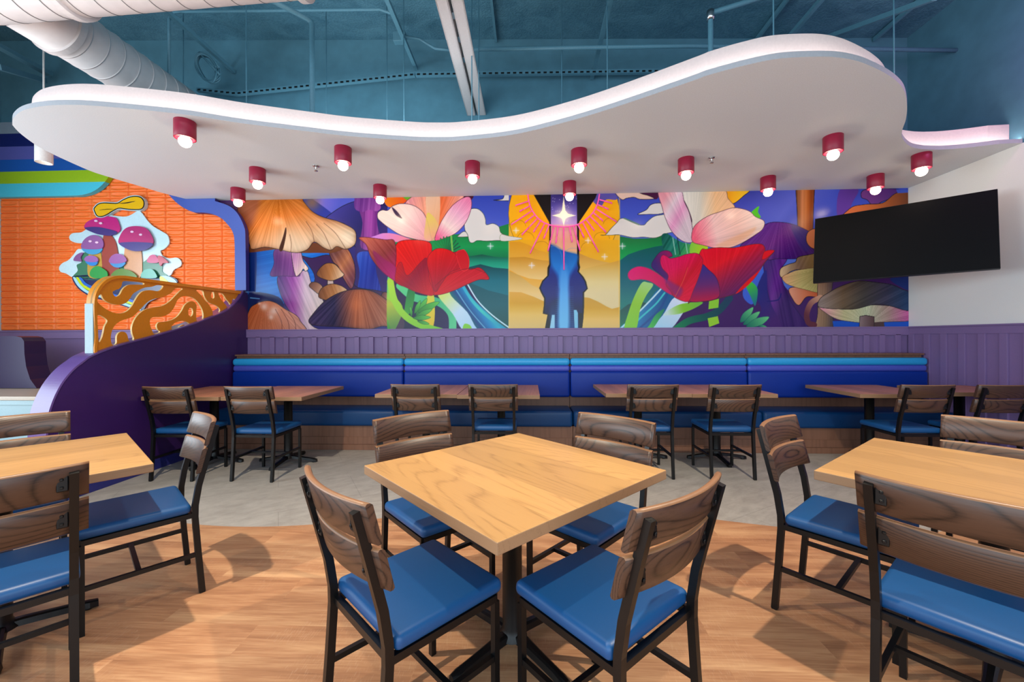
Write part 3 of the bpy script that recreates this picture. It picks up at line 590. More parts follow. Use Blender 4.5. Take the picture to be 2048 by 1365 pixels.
P_.fill(c6([(722, 1145), (746, 1145), (746, 1290), (698, 1290)]), (150, 206, 232), False); P_.fill(c6([(914, 1102), (938, 1102), (950, 1130), (950, 1290), (922, 1290)]), (128, 196, 226), False)
P_.glow(*c6([(825, 270)])[0], 15, (250, 236, 210), .75)
P_.fill(c6([(825, 100), (840, 225), (862, 254), (932, 270), (862, 286), (840, 300), (825, 362), (810, 300), (790, 286), (720, 270), (790, 254), (810, 225)]), (255, 247, 212), False)
# --- right hills, clouds
P_.fill([(1240, 360), (1640, 360), (1640, 680), (1240, 680)], gr((1300, 390), (1300, 470), (56, 70, 178), (74, 96, 204)), False)
P_.fill(c7([(66, 340), (160, 356), (300, 352), (350, 322), (400, 350), (420, 470), (420, 700), (66, 700)]), gr(c7([(200, 340)])[0], c7([(200, 470)])[0], (16, 110, 54), (20, 156, 78)), False)
P_.fill(c7([(66, 500), (120, 460), (200, 432), (300, 408), (400, 392), (480, 400), (560, 700), (560, 960), (66, 960)]), gr(c7([(200, 420)])[0], c7([(160, 800)])[0], (6, 88, 88), (8, 92, 110), (6, 100, 112), (10, 120, 110)), False)
P_.fill(c7([(66, 830), (120, 790), (200, 770), (300, 800), (300, 960), (66, 960)]), gr(c7([(100, 780)])[0], c7([(100, 930)])[0], (6, 70, 66), (8, 110, 80)), False)
P_.fill(c7([(190, 0), (330, 0), (320, 80), (290, 95), (220, 70)]), (72, 18, 60))
P_.fill(c7([(10, 0), (40, 62), (80, 98), (110, 88), (160, 82), (200, 95), (290, 92), (250, 70), (200, 55), (100, 0)]), (234, 196, 176), line=K)
P_.fill(c7([(183, 195), (240, 165), (265, 135), (300, 122), (345, 125), (380, 170), (330, 192), (260, 194)]), CL, line=K)
P_.fill(c7([(-30, 330), (10, 285), (45, 250), (65, 226), (95, 222), (130, 240), (185, 262), (225, 265), (245, 245), (285, 212), (330, 200), (380, 205), (420, 300), (370, 322), (300, 350), (220, 345), (150, 348), (60, 330), (10, 332), (-60, 332)]), CL, line=(60, 70, 50), edge=((236, 228, 220), 6, .5))
P_.stroke(c7([(95, 222), (140, 240), (190, 262)]), 3, (90, 140, 90), .7)
# --- right fungi
P_.fill(c7([(430, 960), (560, 740), (760, 680), (880, 420), (2000, 420), (2000, 960)]), (62, 24, 96), False)
P_.fill(c7([(800, 0), (1980, 0), (1980, 500), (800, 500)]), gr(c7([(900, 80)])[0], c7([(1300, 400)])[0], (62, 70, 176), (96, 104, 206), (60, 76, 190)), False)
P_.fill(c7([(1140, 480), (1300, 480), (1250, 720), (1180, 700), (1120, 600)]), (84, 112, 206))
P_.fill(c7([(960, 540), (1030, 510), (1000, 640), (960, 760), (930, 790), (880, 740), (890, 660)]), (56, 96, 206))
P_.fill(c7([(690, 50), (720, 30), (915, 30), (880, 75), (810, 125), (760, 90)]), gr(c7([(720, 60)])[0], c7([(880, 60)])[0], (236, 140, 10), (250, 196, 40)), line=K)
P_.fill(c7([(1226, 20), (1352, 20), (1345, 150), (1340, 320), (1240, 290), (1235, 150)]), gr(c7([(1230, 150)])[0], c7([(1350, 150)])[0], (120, 70, 40), (214, 130, 80), (190, 96, 34), (120, 50, 20)), False, streak=(16, (1, .02, 0), .3), line=K)
P_.fill(c7([(1520, 30), (1640, 30), (1600, 120), (1560, 220), (1500, 200)]), (96, 56, 156))
P_.fill(c7([(1660, 80), (1690, 30), (1910, 30), (1880, 80), (1800, 110), (1740, 140), (1700, 100)]), gr(c7([(1680, 60)])[0], c7([(1880, 80)])[0], (120, 60, 140), (84, 40, 120)), line=K)
P_.fill(c7([(1580, 160), (1680, 130), (1800, 120), (1880, 60), (1940, 44), (1985, 50), (1985, 300), (1500, 300)]), gr(c7([(1600, 160)])[0], c7([(1960, 90)])[0], (214, 110, 60), (190, 96, 40), (120, 60, 30)), line=K)
P_.fill(c7([(1890, 30), (1985, 30), (1985, 50), (1900, 55)]), (60, 84, 190), False)
P_.fill(c7([(1020, 480), (1165, 485), (1130, 560), (1140, 640), (1200, 780), (1310, 960), (1120, 960), (1060, 780), (1030, 640)]), gr(c7([(1030, 600)])[0], c7([(1180, 640)])[0], (60, 24, 110), (100, 40, 140), (56, 24, 100)), streak=(16, (1, -.2, 0), .3), line=(30, 20, 80))
P_.fill(c7([(960, 720), (1030, 560), (1040, 700), (1060, 780), (1130, 960), (930, 960), (1000, 830)]), gr(c7([(960, 740)])[0], c7([(1080, 900)])[0], (30, 30, 120), (70, 30, 110)))
P_.stroke(c7([(1040, 770), (1110, 760), (1130, 720)]), 2.2, (24, 20, 110))
P_.fill(c7([(860, 408), (930, 350), (985, 290), (1040, 255), (1100, 246), (1190, 256), (1290, 295), (1352, 340), (1350, 440), (1300, 478), (1200, 490), (1110, 488), (1040, 494), (960, 440)]), gr(c7([(1000, 260)])[0], c7([(1180, 480)])[0], (92, 40, 136), (112, 40, 130), (70, 24, 110)), streak=(18, c7([(1130, 180)])[0], .25), line=(30, 16, 60))
P_.fill(c7([(1195, 262), (1290, 300), (1350, 350), (1300, 440), (1240, 380)]), (52, 40, 120), alpha=.7, soft=5)
P_.fill(c7([(1190, 680), (1380, 690), (1380, 740), (1300, 740), (1250, 795), (1210, 760)]), gr(c7([(1200, 700)])[0], c7([(1380, 700)])[0], (226, 150, 120), (196, 84, 40)), line=K)
P_.fill(c7([(1120, 590), (1130, 550), (1180, 525), (1225, 510), (1240, 480), (1300, 465), (1400, 460), (1400, 590), (1280, 560), (1200, 570), (1140, 612)]), gr(c7([(1130, 560)])[0], c7([(1380, 520)])[0], (206, 170, 130), (130, 100, 80), (150, 120, 60)), streak=(12, (1, .5, 0), .2), line=K)
P_.fill(c7([(1138, 610), (1170, 590), (1250, 562), (1400, 560), (1400, 705), (1280, 690), (1190, 665), (1150, 640)]), gr(c7([(1150, 610)])[0], c7([(1390, 640)])[0], (226, 170, 120), (206, 190, 120), (170, 160, 90)), streak=(22, c7([(1420, 560)])[0], .3), line=(90, 60, 40), lw=.8)
P_.fill(c7([(1296, 350), (1310, 310), (1350, 290), (1400, 300), (1400, 420), (1340, 420), (1305, 390)]), (214, 120, 70), line=K)
P_.fill(c7([(1380, 600), (1470, 600), (1450, 800), (1460, 850), (1490, 960), (1360, 960), (1372, 850)]), gr(c7([(1370, 800)])[0], c7([(1480, 800)])[0], (170, 130, 100), (140, 110, 86), (60, 50, 60)), streak=(14, (1, .05, 0), .3), line=(40, 30, 40))
P_.stroke(c7([(1390, 745), (1330, 780), (1300, 850), (1310, 910), (1350, 925)]), 11, gr(c7([(1300, 860)])[0], c7([(1390, 760)])[0], (100, 44, 60), (206, 150, 120)))
P_.fill(c7([(1470, 900), (1990, 890), (1990, 960), (1480, 960)]), (18, 84, 196), False)
P_.fill(c7([(1370, 800), (1470, 815), (1600, 822), (1700, 796), (1850, 800), (1985, 825), (1985, 895), (1850, 905), (1700, 912), (1600, 905), (1480, 880)]), gr(c7([(1400, 830)])[0], c7([(1985, 870)])[0], (236, 160, 170), (200, 190, 140), (190, 200, 160), (170, 140, 130), (190, 80, 150)), streak=(30, c7([(1700, 920)])[0], .35), line=(60, 50, 50))
P_.fill(c7([(1372, 795), (1390, 750), (1440, 715), (1520, 672), (1640, 636), (1760, 645), (1860, 660), (1930, 690), (1985, 720), (1985, 830), (1850, 800), (1780, 790), (1720, 795), (1620, 820), (1500, 820), (1400, 812)]), gr(c7([(1400, 740)])[0], c7([(1960, 760)])[0], (150, 130, 120), (104, 84, 60), (66, 62, 60), (56, 56, 80), (30, 60, 100)), streak=(16, (.5, 1, 0), .2), line=K)
P_.fill(c7([(1850, 620), (1985, 600), (1985, 690), (1930, 680)]), (14, 44, 120))
P_.fill(c7([(1650, 870), (1690, 862), (1745, 872), (1745, 960), (1646, 960)]), gr(c7([(1650, 900)])[0], c7([(1745, 900)])[0], (140, 120, 120), (90, 64, 64)), False, line=K)
P_.fill(c7([(1746, 908), (1810, 905), (1815, 960), (1746, 960)]), (80, 60, 60), False)
P_.fill(c7([(932, 185), (955, 160), (985, 142), (978, 180), (996, 214), (965, 222), (940, 205)]), (88, 196, 40))
# --- right blossom
P_.fill(c7([(340, 340), (375, 320), (420, 350), (480, 380), (540, 400), (540, 480), (480, 500), (420, 500), (360, 440)]), gr(c7([(350, 360)])[0], c7([(520, 460)])[0], (10, 90, 80), (24, 120, 100), (60, 160, 70)), streak=(30, (1, .6, 0), .25))
for x in (425, 455, 505): P_.stroke(c7([(x-10, 350), (x+8, 460)]), 2, (150, 206, 190) if x != 455 else (20, 40, 50), .8)
P_.fill(c7([(535, 385), (570, 370), (640, 400), (640, 440), (590, 470), (530, 455)]), gr(c7([(540, 400)])[0], c7([(620, 440)])[0], (130, 200, 60), (180, 214, 30)))
P_.fill(c7([(470, 30), (740, 30), (780, 90), (825, 150), (760, 180), (620, 240), (560, 300), (540, 330), (530, 200)]), gr(c7([(490, 120)])[0], c7([(800, 120)])[0], (232, 224, 212), (222, 212, 196), (240, 190, 140), (236, 184, 140)), streak=(14, c7([(540, 380)])[0], .3), line=(90, 60, 60))
P_.fill(c7([(480, 90), (510, 140), (540, 220), (540, 250), (515, 200)]), (60, 30, 60))
P_.fill(c7([(322, 30), (460, 30), (490, 110), (525, 190), (545, 290), (548, 375), (480, 372), (410, 310), (370, 230), (345, 150)]), gr(c7([(340, 120)])[0], c7([(520, 220)])[0], (240, 160, 170), (232, 206, 214), (226, 150, 190), (214, 190, 200)), streak=(22, c7([(560, 420)])[0], .3), line=(80, 40, 60))
P_.fill(c7([(545, 375), (545, 300), (580, 250), (650, 205), (720, 180), (810, 152), (880, 160), (930, 180), (960, 210), (1018, 240), (1010, 290), (960, 330), (870, 385), (790, 415), (700, 418), (620, 400)]), gr(c7([(560, 340)])[0], c7([(980, 240)])[0], (240, 90, 120), (246, 196, 190), (238, 190, 176), (244, 214, 200)), streak=(20, c7([(520, 400)])[0], .28), line=(90, 50, 60))
P_.fill(c7([(700, 400), (850, 330), (960, 280), (930, 330), (800, 405)]), (238, 160, 100), alpha=.4, soft=5)
# --- stems under the right poppy
P_.fill(c7([(520, 770), (640, 760), (620, 850), (500, 960), (400, 960), (430, 880)]), (60, 24, 90))
P_.fill(c7([(330, 690), (440, 740), (430, 800), (330, 880), (270, 960), (60, 960), (170, 860), (260, 760)]), gr(c7([(150, 800)])[0], c7([(400, 900)])[0], (30, 170, 190), (14, 110, 170), (8, 80, 140), (10, 100, 160)))
P_.stroke(c7([(335, 690), (270, 760), (180, 850), (70, 950)]), 3.2, (190, 226, 236)); P_.stroke(c7([(360, 715), (300, 790), (200, 880), (130, 950)]), 3.5, (60, 200, 200), .9)
P_.stroke(c7([(380, 720), (330, 820), (250, 900), (180, 960)]), 4, (10, 70, 140))
P_.fill(c7([(425, 745), (515, 775), (480, 850), (390, 960), (265, 960), (350, 860)]), gr(c7([(440, 760)])[0], c7([(320, 940)])[0], (214, 226, 246), (170, 214, 236)))
P_.fill(c7([(250, 940), (300, 860), (360, 820), (330, 880), (270, 960), (200, 960)]), gr(c7([(220, 940)])[0], c7([(350, 830)])[0], (90, 206, 70), (20, 130, 90)))
P_.fill(c7([(350, 860), (400, 820), (480, 785), (612, 775), (560, 815), (470, 850), (400, 860)]), gr(c7([(380, 850)])[0], c7([(590, 780)])[0], (200, 226, 220), (130, 200, 40), (110, 190, 60)))
P_.fill(c7([(210, 648), (250, 645), (285, 662), (240, 730), (200, 820), (170, 960), (95, 960), (120, 850), (160, 740)]), gr(c7([(240, 660)])[0], c7([(130, 940)])[0], (160, 210, 120), (140, 200, 20), (130, 206, 40)))
P_.stroke(c7([(430, 960), (520, 900), (640, 870), (720, 830), (790, 750)]), 14, gr(c7([(440, 940)])[0], c7([(780, 760)])[0], (14, 130, 80), (8, 84, 80), (20, 60, 90)))
P_.fill(c7([(655, 762), (720, 752), (716, 812), (650, 822)]), (140, 206, 50), False); P_.fill(c7([(645, 882), (712, 868), (722, 915), (655, 940)]), (150, 210, 50), False)
P_.fill(c7([(895, 660), (930, 640), (975, 690), (960, 800), (930, 740)]), gr(c7([(900, 660)])[0], c7([(950, 780)])[0], (60, 190, 60), (20, 120, 130)))
for q in ([(860, 905), (880, 850), (945, 808), (930, 860), (890, 900)], [(880, 920), (930, 860), (990, 838), (960, 890), (920, 920)], [(900, 935), (960, 885), (1050, 872), (1010, 920), (950, 940)], [(980, 935), (1010, 925), (1040, 945)]): P_.fill(c7(q), gr(c7([q[0]])[0], c7([q[2]])[0], (20, 110, 90), (110, 206, 130)), line=(20, 90, 90), lw=.7)
# --- right poppy
P_.fill(c7([(275, 540), (300, 480), (340, 440), (390, 438), (412, 470), (380, 490), (420, 560), (380, 640), (340, 600)]), gr(c7([(290, 520)])[0], c7([(400, 460)])[0], (60, 26, 110), (150, 16, 90)), line=(60, 10, 60))
P_.fill(c7([(590, 456), (640, 425), (720, 414), (810, 416), (880, 405), (950, 392), (1000, 392), (1022, 412), (1030, 440), (1086, 435), (1050, 480), (1010, 530), (960, 610), (900, 670), (830, 720), (740, 745), (640, 770), (540, 770), (520, 760)]), gr(c7([(640, 440)])[0], c7([(820, 730)])[0], (226, 0, 36), (228, 6, 30), (150, 10, 70), (90, 16, 90)), streak=(14, c7([(700, 800)])[0], .22), line=(90, 40, 30))
P_.fill(c7([(830, 720), (900, 640), (990, 560), (1020, 520), (960, 610), (900, 675)]), (236, 6, 10), alpha=.9)
P_.fill(c7([(1022, 440), (1086, 434), (1040, 480), (1005, 492)]), (226, 0, 24), line=(110, 30, 20), lw=.8)
P_.fill(c7([(604, 530), (650, 560), (700, 610), (722, 680), (715, 745), (620, 770), (520, 762), (560, 650)]), gr(c7([(600, 560)])[0], c7([(620, 760)])[0], (60, 40, 130), (100, 30, 110), (180, 10, 70)), line=(60, 10, 60))
P_.fill(c7([(118, 600), (128, 570), (160, 548), (200, 540), (260, 555), (320, 590), (370, 630), (430, 680), (450, 735), (400, 725), (330, 680), (270, 640), (210, 625), (140, 630)]), gr(c7([(140, 590)])[0], c7([(420, 710)])[0], (226, 6, 110), (214, 10, 90), (196, 10, 90)), line=(150, 60, 90))
P_.fill(c7([(332, 500), (345, 465), (372, 470), (400, 486), (460, 474), (500, 460), (570, 452), (605, 480), (612, 520), (590, 600), (550, 700), (515, 772), (430, 745), (400, 700), (370, 660), (385, 600), (345, 550)]), gr(c7([(360, 500)])[0], c7([(540, 700)])[0], (220, 6, 90), (222, 4, 80), (206, 6, 40), (226, 10, 60)), streak=(16, c7([(430, 760)])[0], .25), line=(110, 30, 60))
P_.fill(c7([(360, 620), (420, 650), (480, 690), (450, 745), (400, 700)]), (110, 40, 130), alpha=.6, soft=6)
P_.stroke(c7([(515, 545), (480, 640), (430, 740)]), .9, (230, 110, 60), .8)
for p in c6([(405, 402), (180, 540), (1342, 540), (1185, 633), (543, 710), (1040, 490)]): P_.spark(*p)
mural = P_.build('mural', M['mural'])
tag(mural, 'long wall mural of mushrooms, poppies and a dark silhouette on a golden panel', 'mural')


# ------------------------------------------------------------------ neon sunburst hung on the mural
def neon():
    root = empty('neon_sunburst', (.45, YW-.03, 2.9)); o = Vector(root.location)
    tag(root, 'pink tube sunburst of a half ring with rays over the mural centre', 'sign')
    f = lambda p, y=YW-.05: onY(*c6([p])[0], y)-o
    arc = [(510, 84), (514, 120), (528, 180), (552, 232), (590, 284), (640, 326), (690, 348), (745, 362), (825, 370), (900, 362), (960, 344), (1020, 304), (1072, 258), (1110, 198), (1130, 140), (1140, 80)]
    obj('ring', T([f(p) for p in cr(arc, 4, False)], .0085, n=8), M['neon'], root, True)
    rays = [((512, 145), (402, 180)), ((528, 185), (438, 232)), ((550, 225), (365, 348)), ((572, 262), (485, 330)), ((600, 290), (458, 438)), ((625, 312), (560, 412)), ((660, 335), (530, 600)), ((697, 352), (650, 470)), ((740, 362), (688, 580)), ((775, 368), (757, 510)), ((825, 370), (828, 745)), ((875, 368), (900, 500)), ((912, 360), (968, 578)), ((950, 350), (1003, 460)), ((990, 325), (1130, 588)), ((1022, 305), (1093, 400)), ((1057, 275), (1197, 415)), ((1085, 245), (1170, 315)), ((1108, 210), (1290, 325)), ((1128, 175), (1218, 213)), ((1140, 130), (1250, 160))]
    for i, (a, b) in enumerate(rays):
        A, Bp = f(a), f(b); bm = bmesh.new(); r = .0085
        if i % 2 or i in (4, 8, 12, 16):
            k = .62 if i % 2 else .55
            tube(bm, [A, A+(Bp-A)*(k-.03)], r, n=8); tube(bm, [A+(Bp-A)*(k-.03), A+(Bp-A)*(k+.03)], .004, n=6); tube(bm, [A+(Bp-A)*(k+.03), Bp], r*1.15, n=8)
        else: tube(bm, [A, Bp], r, n=8)
        tube(bm, [Bp, Bp+Vector((0, .045, 0))], .004, n=6)
        obj('ray', bm, M['neon'], root, True)
neon()

# ------------------------------------------------------------------ cloud-shaped hanging soffit
out = [(24.6, 250), (27, 236), (44, 222), (75, 214), (120, 210), (178, 211), (274, 219), (376, 230), (479, 246), (616, 263), (700, 272.6), (817, 281), (868, 282.6), (920, 281), (1022, 270), (1125, 246), (1227, 215.5), (1380, 163.5), (1416, 150.5), (1485, 132), (1553, 118), (1622, 113.6), (1673, 114.6), (1717, 123), (1758, 140), (1789, 159), (1808, 181), (1814, 212), (1811.6, 239.5), (1804, 262), (1805, 277), (1820, 292.5), (1844, 298.3), (1882, 299.4), (1930, 296), (1998, 288)]
left = [(146.5, 327.4), (102.5, 307), (73, 291), (44, 270), (29, 255.7)]
front = [onZ(x, y, ZC).xy for x, y in out]
front = [Vector(p) for p in cr([tuple(p) for p in front], 6, False)] + [Vector((XR-.002, onZ(2046, 285.8, ZC).y))]
side = [onZ(x, y, ZC).xy for x, y in [(381, 399.5), (322, 385.4), (300, 378.7), (217, 354), (183, 343), (146.5, 327.4), (102.5, 307), (73, 291), (44, 270), (29, 255.7)]]
side[0] = Vector((side[0].x, YW-.002))
side = [Vector(p) for p in cr([tuple(p) for p in side], 5, False)][:-1]
loop = side+front+[Vector((XR-.002, YW-.002))]
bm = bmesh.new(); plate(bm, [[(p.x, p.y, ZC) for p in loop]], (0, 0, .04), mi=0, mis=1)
soff = empty('cloud_soffit', (0, 4.5, ZC)); tag(soff, 'large white cloud-shaped dropped soffit with a glowing edge above the banquette', 'ceiling soffit')
def part(name, bm, m, root, smooth=False):
    o = obj(name, bm, m, None, smooth)
    for v in o.data.vertices: v.co -= root.location
    o.parent = root; return o
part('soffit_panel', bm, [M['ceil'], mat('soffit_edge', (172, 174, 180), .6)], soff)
edge = [p.copy() for p in side+front]
def offset(pl, d):
    r = []
    for i, p in enumerate(pl):
        t = (pl[min(i+1, len(pl)-1)]-pl[max(i-1, 0)]).normalized(); r.append(p+Vector((-t.y, t.x))*d)
    r[-1] = Vector((XR-.003, r[-1].y)); return r
def wallstrip(pl, d0, d1, z0, z1):
    A, Bq = offset(pl, d0), offset(pl, d1); bm = bmesh.new(); rows = []
    for P, z in ((A, z0), (A, z1), (Bq, z1), (Bq, z0)): rows.append(ring(bm, [(p.x, min(p.y, YW-.003), z) for p in P]))
    for i in range(4): bridge(bm, rows[i], rows[(i+1) % 4], False)
    for k in (0, -1): bm.faces.new([r[k] for r in rows])
    bmesh.ops.recalc_face_normals(bm, faces=bm.faces); return bm
# which side is inside: the interior lies behind the outline
E0 = edge
part('upstand', wallstrip(E0, .11, .135, ZC+.04, ZC+.235), M['upst'], soff)
part('led_strip', wallstrip(E0, .022, .042, ZC+.0405, ZC+.046), M['led'], soff)

# threaded hanger rods of the soffit
ROD = ['beyond the long duct, over the first magenta lights', 'longest thin one, in front of the white beam', 'just beside the white beam', 'below the joist past the white beam', 'over the widest lobe, nearer its rise', 'by the far bend of the widest lobe', 'in the dip before the white beam', 'in the dip past the white beam', 'short one under the sloping strut channel', 'beside the drop of the conduit', 'behind the fat branch duct']
for ri, (x, y0, y1, Y) in enumerate(((493, 0, 205, 4.3), (944, 85, 242, 4.25), (958, 150, 242, 4.5), (1215, 50, 220, 4.2), (1547, 0, 75, 3.6), (1788, 30, 150, 3.9), (808, 110, 242, 4.6), (1124, 145, 240, 4.7), (653, 168, 240, 4.9), (774, 0, 150, 4.8), (367, 40, 190, 4.9))):
    p = onY(x, y1, Y); zt = zr(p.x)
    o = obj('hanger_rod', T([(0, 0, 0), (0, 0, zt-ZC-.06)], .006, n=8), M['tealpipe'], None, True, loc=(p.x, Y, ZC+.042))
    tag(o, 'thin hanger rod of the soffit, '+ROD[ri], 'rod', 'hanger rods of the soffit')

# ------------------------------------------------------------------ magenta cylinder lights
def ceiling_lamp():
    root = empty('ceiling_light', (0, 0, ZC)); tag(root, '', 'light', 'magenta cylinder lights under the soffit')
    bm = bmesh.new(); lathe(bm, [(0, 0), (.078, 0), (.080, -.002), (.080, -.148), (.078, -.15), (.066, -.15), (.064, -.12), (0, -.12)], 32)
    bmesh.ops.recalc_face_normals(bm, faces=bm.faces); obj('housing', bm, M['magenta'], root, True)
    bm = bmesh.new(); lathe(bm, [(0, -.118), (.024, -.118), (.024, -.14), (0, -.14)], 16); obj('socket', bm, M['white'], root, True)
    bm = bmesh.new(); lathe(bm, [(.018, -.135)]+[(.048*math.sin(a), -.174+.048*math.cos(a)) for a in np.linspace(.5, PI, 14)], 24); obj('bulb', bm, M['bulb'], root, True)
    return root
lamps = [((370, 243), 'nearest the blunt outer tip of the soffit'), ((686, 296), 'just before the first sprinkler'), ((515, 338), 'over the second banquette chair'), ((476, 378), 'in front of the big orange mushroom cap'), ((760, 372), 'close above the first pink blossom'), ((945, 326), 'nearest the dipping front edge'), ((1158, 301), 'in front of the one above the star'), ((1139, 365), 'close above the painted star'), ((1372, 318), 'beside the sprinkler before the second pink blossom'), ((1536, 355), 'close above the purple painted mushroom'), ((1666, 273), 'alone under the widest lobe'), ((1751, 351), 'just above the television'), ((1843, 309), 'under the narrow tail by the side wall')]
proto = ceiling_lamp()
for i, ((x, y), lab) in enumerate(lamps):
    p = onZ(x, y, ZC); lab = 'magenta cylinder light with bare bulb, '+lab
    if i == 0: proto.location = p; proto['label'] = lab
    else: dup(proto, p, 0, lab)
def sprinkler(x, y, lab):
    p = onZ(x, y, ZC); r = empty('sprinkler', p); tag(r, lab, 'sprinkler')
    bm = bmesh.new(); lathe(bm, [(0, 0), (.036, -.001), (.034, -.007), (.014, -.012), (0, -.012)], 20); obj('escutcheon', bm, M['chrome'], r, True)
    bm = bmesh.new(); lathe(bm, [(.010, -.012), (.010, -.024), (.004, -.03), (.004, -.05), (.020, -.052), (.020, -.055), (0, -.055)], 16); obj('deflector', bm, M['chrome'], r, True)
    bm = bmesh.new(); tube(bm, [(-.012, 0, -.02), (-.016, 0, -.035), (-.005, 0, -.051)], .0025, n=6); tube(bm, [(.012, 0, -.02), (.016, 0, -.035), (.005, 0, -.051)], .0025, n=6); obj('frame_arms', bm, M['chrome'], r)
sprinkler(632, 332, 'small chrome sprinkler between two magenta lights near the outer soffit lobe')
sprinkler(1423, 316, 'small chrome sprinkler next to the magenta light above the second pink blossom')

# ------------------------------------------------------------------ white cylinder downlights
def downlight(loc, lab, watts, aim=None, ztop=None, cone=110):
    r = empty('cylinder_downlight', loc); tag(r, lab, 'light')
    bm = bmesh.new(); lathe(bm, [(0, .30), (.072, .30), (.075, .297), (.075, 0), (.066, 0), (.062, .04), (0, .04)], 28); bmesh.ops.recalc_face_normals(bm, faces=bm.faces)
    obj('housing', bm, M['white'], r, True)
    bm = bmesh.new(); lathe(bm, [(0, .039), (.061, .039), (.061, .034), (0, .034)], 24); obj('lens', bm, mat('downlight_lens', (255, 244, 225), .3, emit=8) if 'downlight_lens' not in bpy.data.materials else bpy.data.materials['downlight_lens'], r, True)
    obj('stem', T([(0, 0, .3), (0, 0, zr(loc[0])-loc[2])], .009, n=8), M['white'], r, True)
    l = lamp('SPOT', 'downlight_beam', (loc[0], loc[1], loc[2]+.02), watts, (1, .87, .68), (0, 0, 0), spot_size=rad(cone), spot_blend=.35, shadow_soft_size=.028)
    return r
d = onY(88, 326, 4.55)
downlight((d.x, d.y, d.z), 'white cylinder downlight hanging just past the tip of the soffit before the blue stripes', 25)
downlight((-2.1, 1.5, 3.3), 'white cylinder downlight over the table nearest the plum partition', 400)
downlight((-.12, 1.35, 3.3), 'white cylinder downlight hanging over the middle square table', 90)
downlight((1.9, 1.5, 3.3), 'white cylinder downlight over the table nearest the purple side wall', 400)

# ------------------------------------------------------------------ open plenum: ducts, beam, pipes
def duct(name, path, r, lab, seams, step=.32):
    root = empty(name, path[0]); o = Vector(path[0]); tag(root, lab, 'duct', 'air ducts')
    P = [Vector(p)-o for p in path]
    obj('duct_shell', T(P, r, n=40), M['duct'], root, True)
    L = 0; bm = bmesh.new()
    for a, b in zip(P, P[1:]):
        t = (b-a).normalized(); n = int((b-a).length/step) if (b-a).length > .5 else 0
        for k in range(1, n): q = a+t*(k*step); tube(bm, [q-t*.006, q+t*.006], r+.006, n=40)
    if len(bm.verts): obj('seam_ring', bm, M['duct'], root, True)
    else: bm.free()
    for q, t in seams: 
        q = Vector(q)-o; t = Vector(t).normalized(); bm = bmesh.new(); tube(bm, [q-t*.02, q-t*.018, q+t*.018, q+t*.02], [r+.03]*4, n=40); obj('collar', bm, M['duct'], root, True)
    return root
root = empty('round_duct', (-4.38, 3.14, 4.2)); tag(root, 'pale round spiral duct crossing the room with a fat branch running back to the wall', 'duct')
o_ = Vector(root.location); J = lambda *p: [Vector(q)-o_ for q in p]
dz = lambda x: 4.10+(x+5.2)*.0448
obj('main_duct', T(J((-7.2, 3.12, dz(-7.2)), (.6, 3.12, dz(.6))), .24, n=44), M['duct'], root, True)
obj('branch_duct', T(J((-4.38, 3.14, 4.24), (-4.38, YW-.012, 4.26)), .245, n=44), M['duct'], root, True)
bm = bmesh.new(); x = -5.0
while x < .55:
    c = Vector((x, 3.12, dz(x)))-o_; tube(bm, [c-Vector((.003, 0, 0)), c+Vector((.003, 0, 0))], .2435, n=44); x += .205
obj('spiral_seams', bm, mat('duct_seam', (120, 116, 116), .6), root, True)
bm = bmesh.new(); y = 3.75
while y < 5.3: tube(bm, J((-4.38, y-.006, 4.25), (-4.38, y+.006, 4.25)), .251, n=44); y += .16
obj('spiral_seams', bm, M['duct'], root, True)
for p, q, r_ in (((-3.66, 3.12, dz(-3.66)), (1, 0, .045), .24), ((-1.80, 3.12, dz(-1.80)), (1, 0, .045), .24), ((-4.38, 3.66, 4.25), (0, 1, 0), .245)):
    p = Vector(p)-o_; q = Vector(q).normalized(); bm = bmesh.new(); tube(bm, [p-q*.03, p-q*.028, p+q*.028, p+q*.03], [r_+.001, r_+.028, r_+.028, r_+.001], n=44); obj('collar', bm, M['duct'], root)

bm = bmesh.new(); root = empty('steel_beam', (-.68, 4.3, 4.24)); tag(root, 'off-white double steel channel beam running to the back wall above the soffit', 'beam')
for sx in (-1, 1):
    bm = bmesh.new(); x0, x1 = sorted((sx*.018, sx*.118)); box(bm, x0, x1, -.86, 1.09, 0, .008, bev=.001); box(bm, sx*.018-.004, sx*.018+.004, -.86, 1.09, 0, .18); box(bm, sx*.118-.004, sx*.118+.004, -.86, 1.09, 0, .03)
    obj('channel', bm, M['beam'], root)
for k in range(3): obj('spacer', B(-.017, .017, -.6+k*.3, -.52+k*.3, .02, .1), M['chrome'], root)

def joist(p0, p1, wdt, hgt, lab, name='roof_purlin', grp='roof purlins'):
    o = obj(name, T([Vector(p0), Vector(p1)], 0, square=(hgt, wdt), up=(0, 0, 1)), M['tealpipe']); tag(o, lab, 'beam', grp); return o
for x, z, lab in ((-3.95, 4.91, 'teal roof joist chord above the coiled cable'), (-1.48, 4.88, 'teal roof joist chord ending near the junction box'), (.82, 4.68, 'teal roof joist chord past the white beam, above the rising soffit edge'), (3.13, 4.92, 'teal roof joist chord above the widest soffit lobe')):
    joist((x, YF, z), (x, YW-.02, z), .045, .045, lab, 'roof_joist', 'teal roof joist chords')
for x, lab in ((-6.1, 'teal roof purlin over the striped bulkhead'), (-.42, 'deep teal roof purlin right beside the white beam'), (2.9, 'thin teal roof purlin above the widest soffit lobe'), (4.35, 'thin teal roof purlin closest to the side wall')):
    joist((x, YF, zr(x)-.03), (x, YW-.02, zr(x)-.03), .03, .05, lab)
def pipe(name, pts, r, lab, cat='pipe', grp=None, m='tealpipe'):
    o = obj(name, T(pts, r, n=14), M[m], None, True); return tag(o, lab, cat, grp)
Yp = 4.62
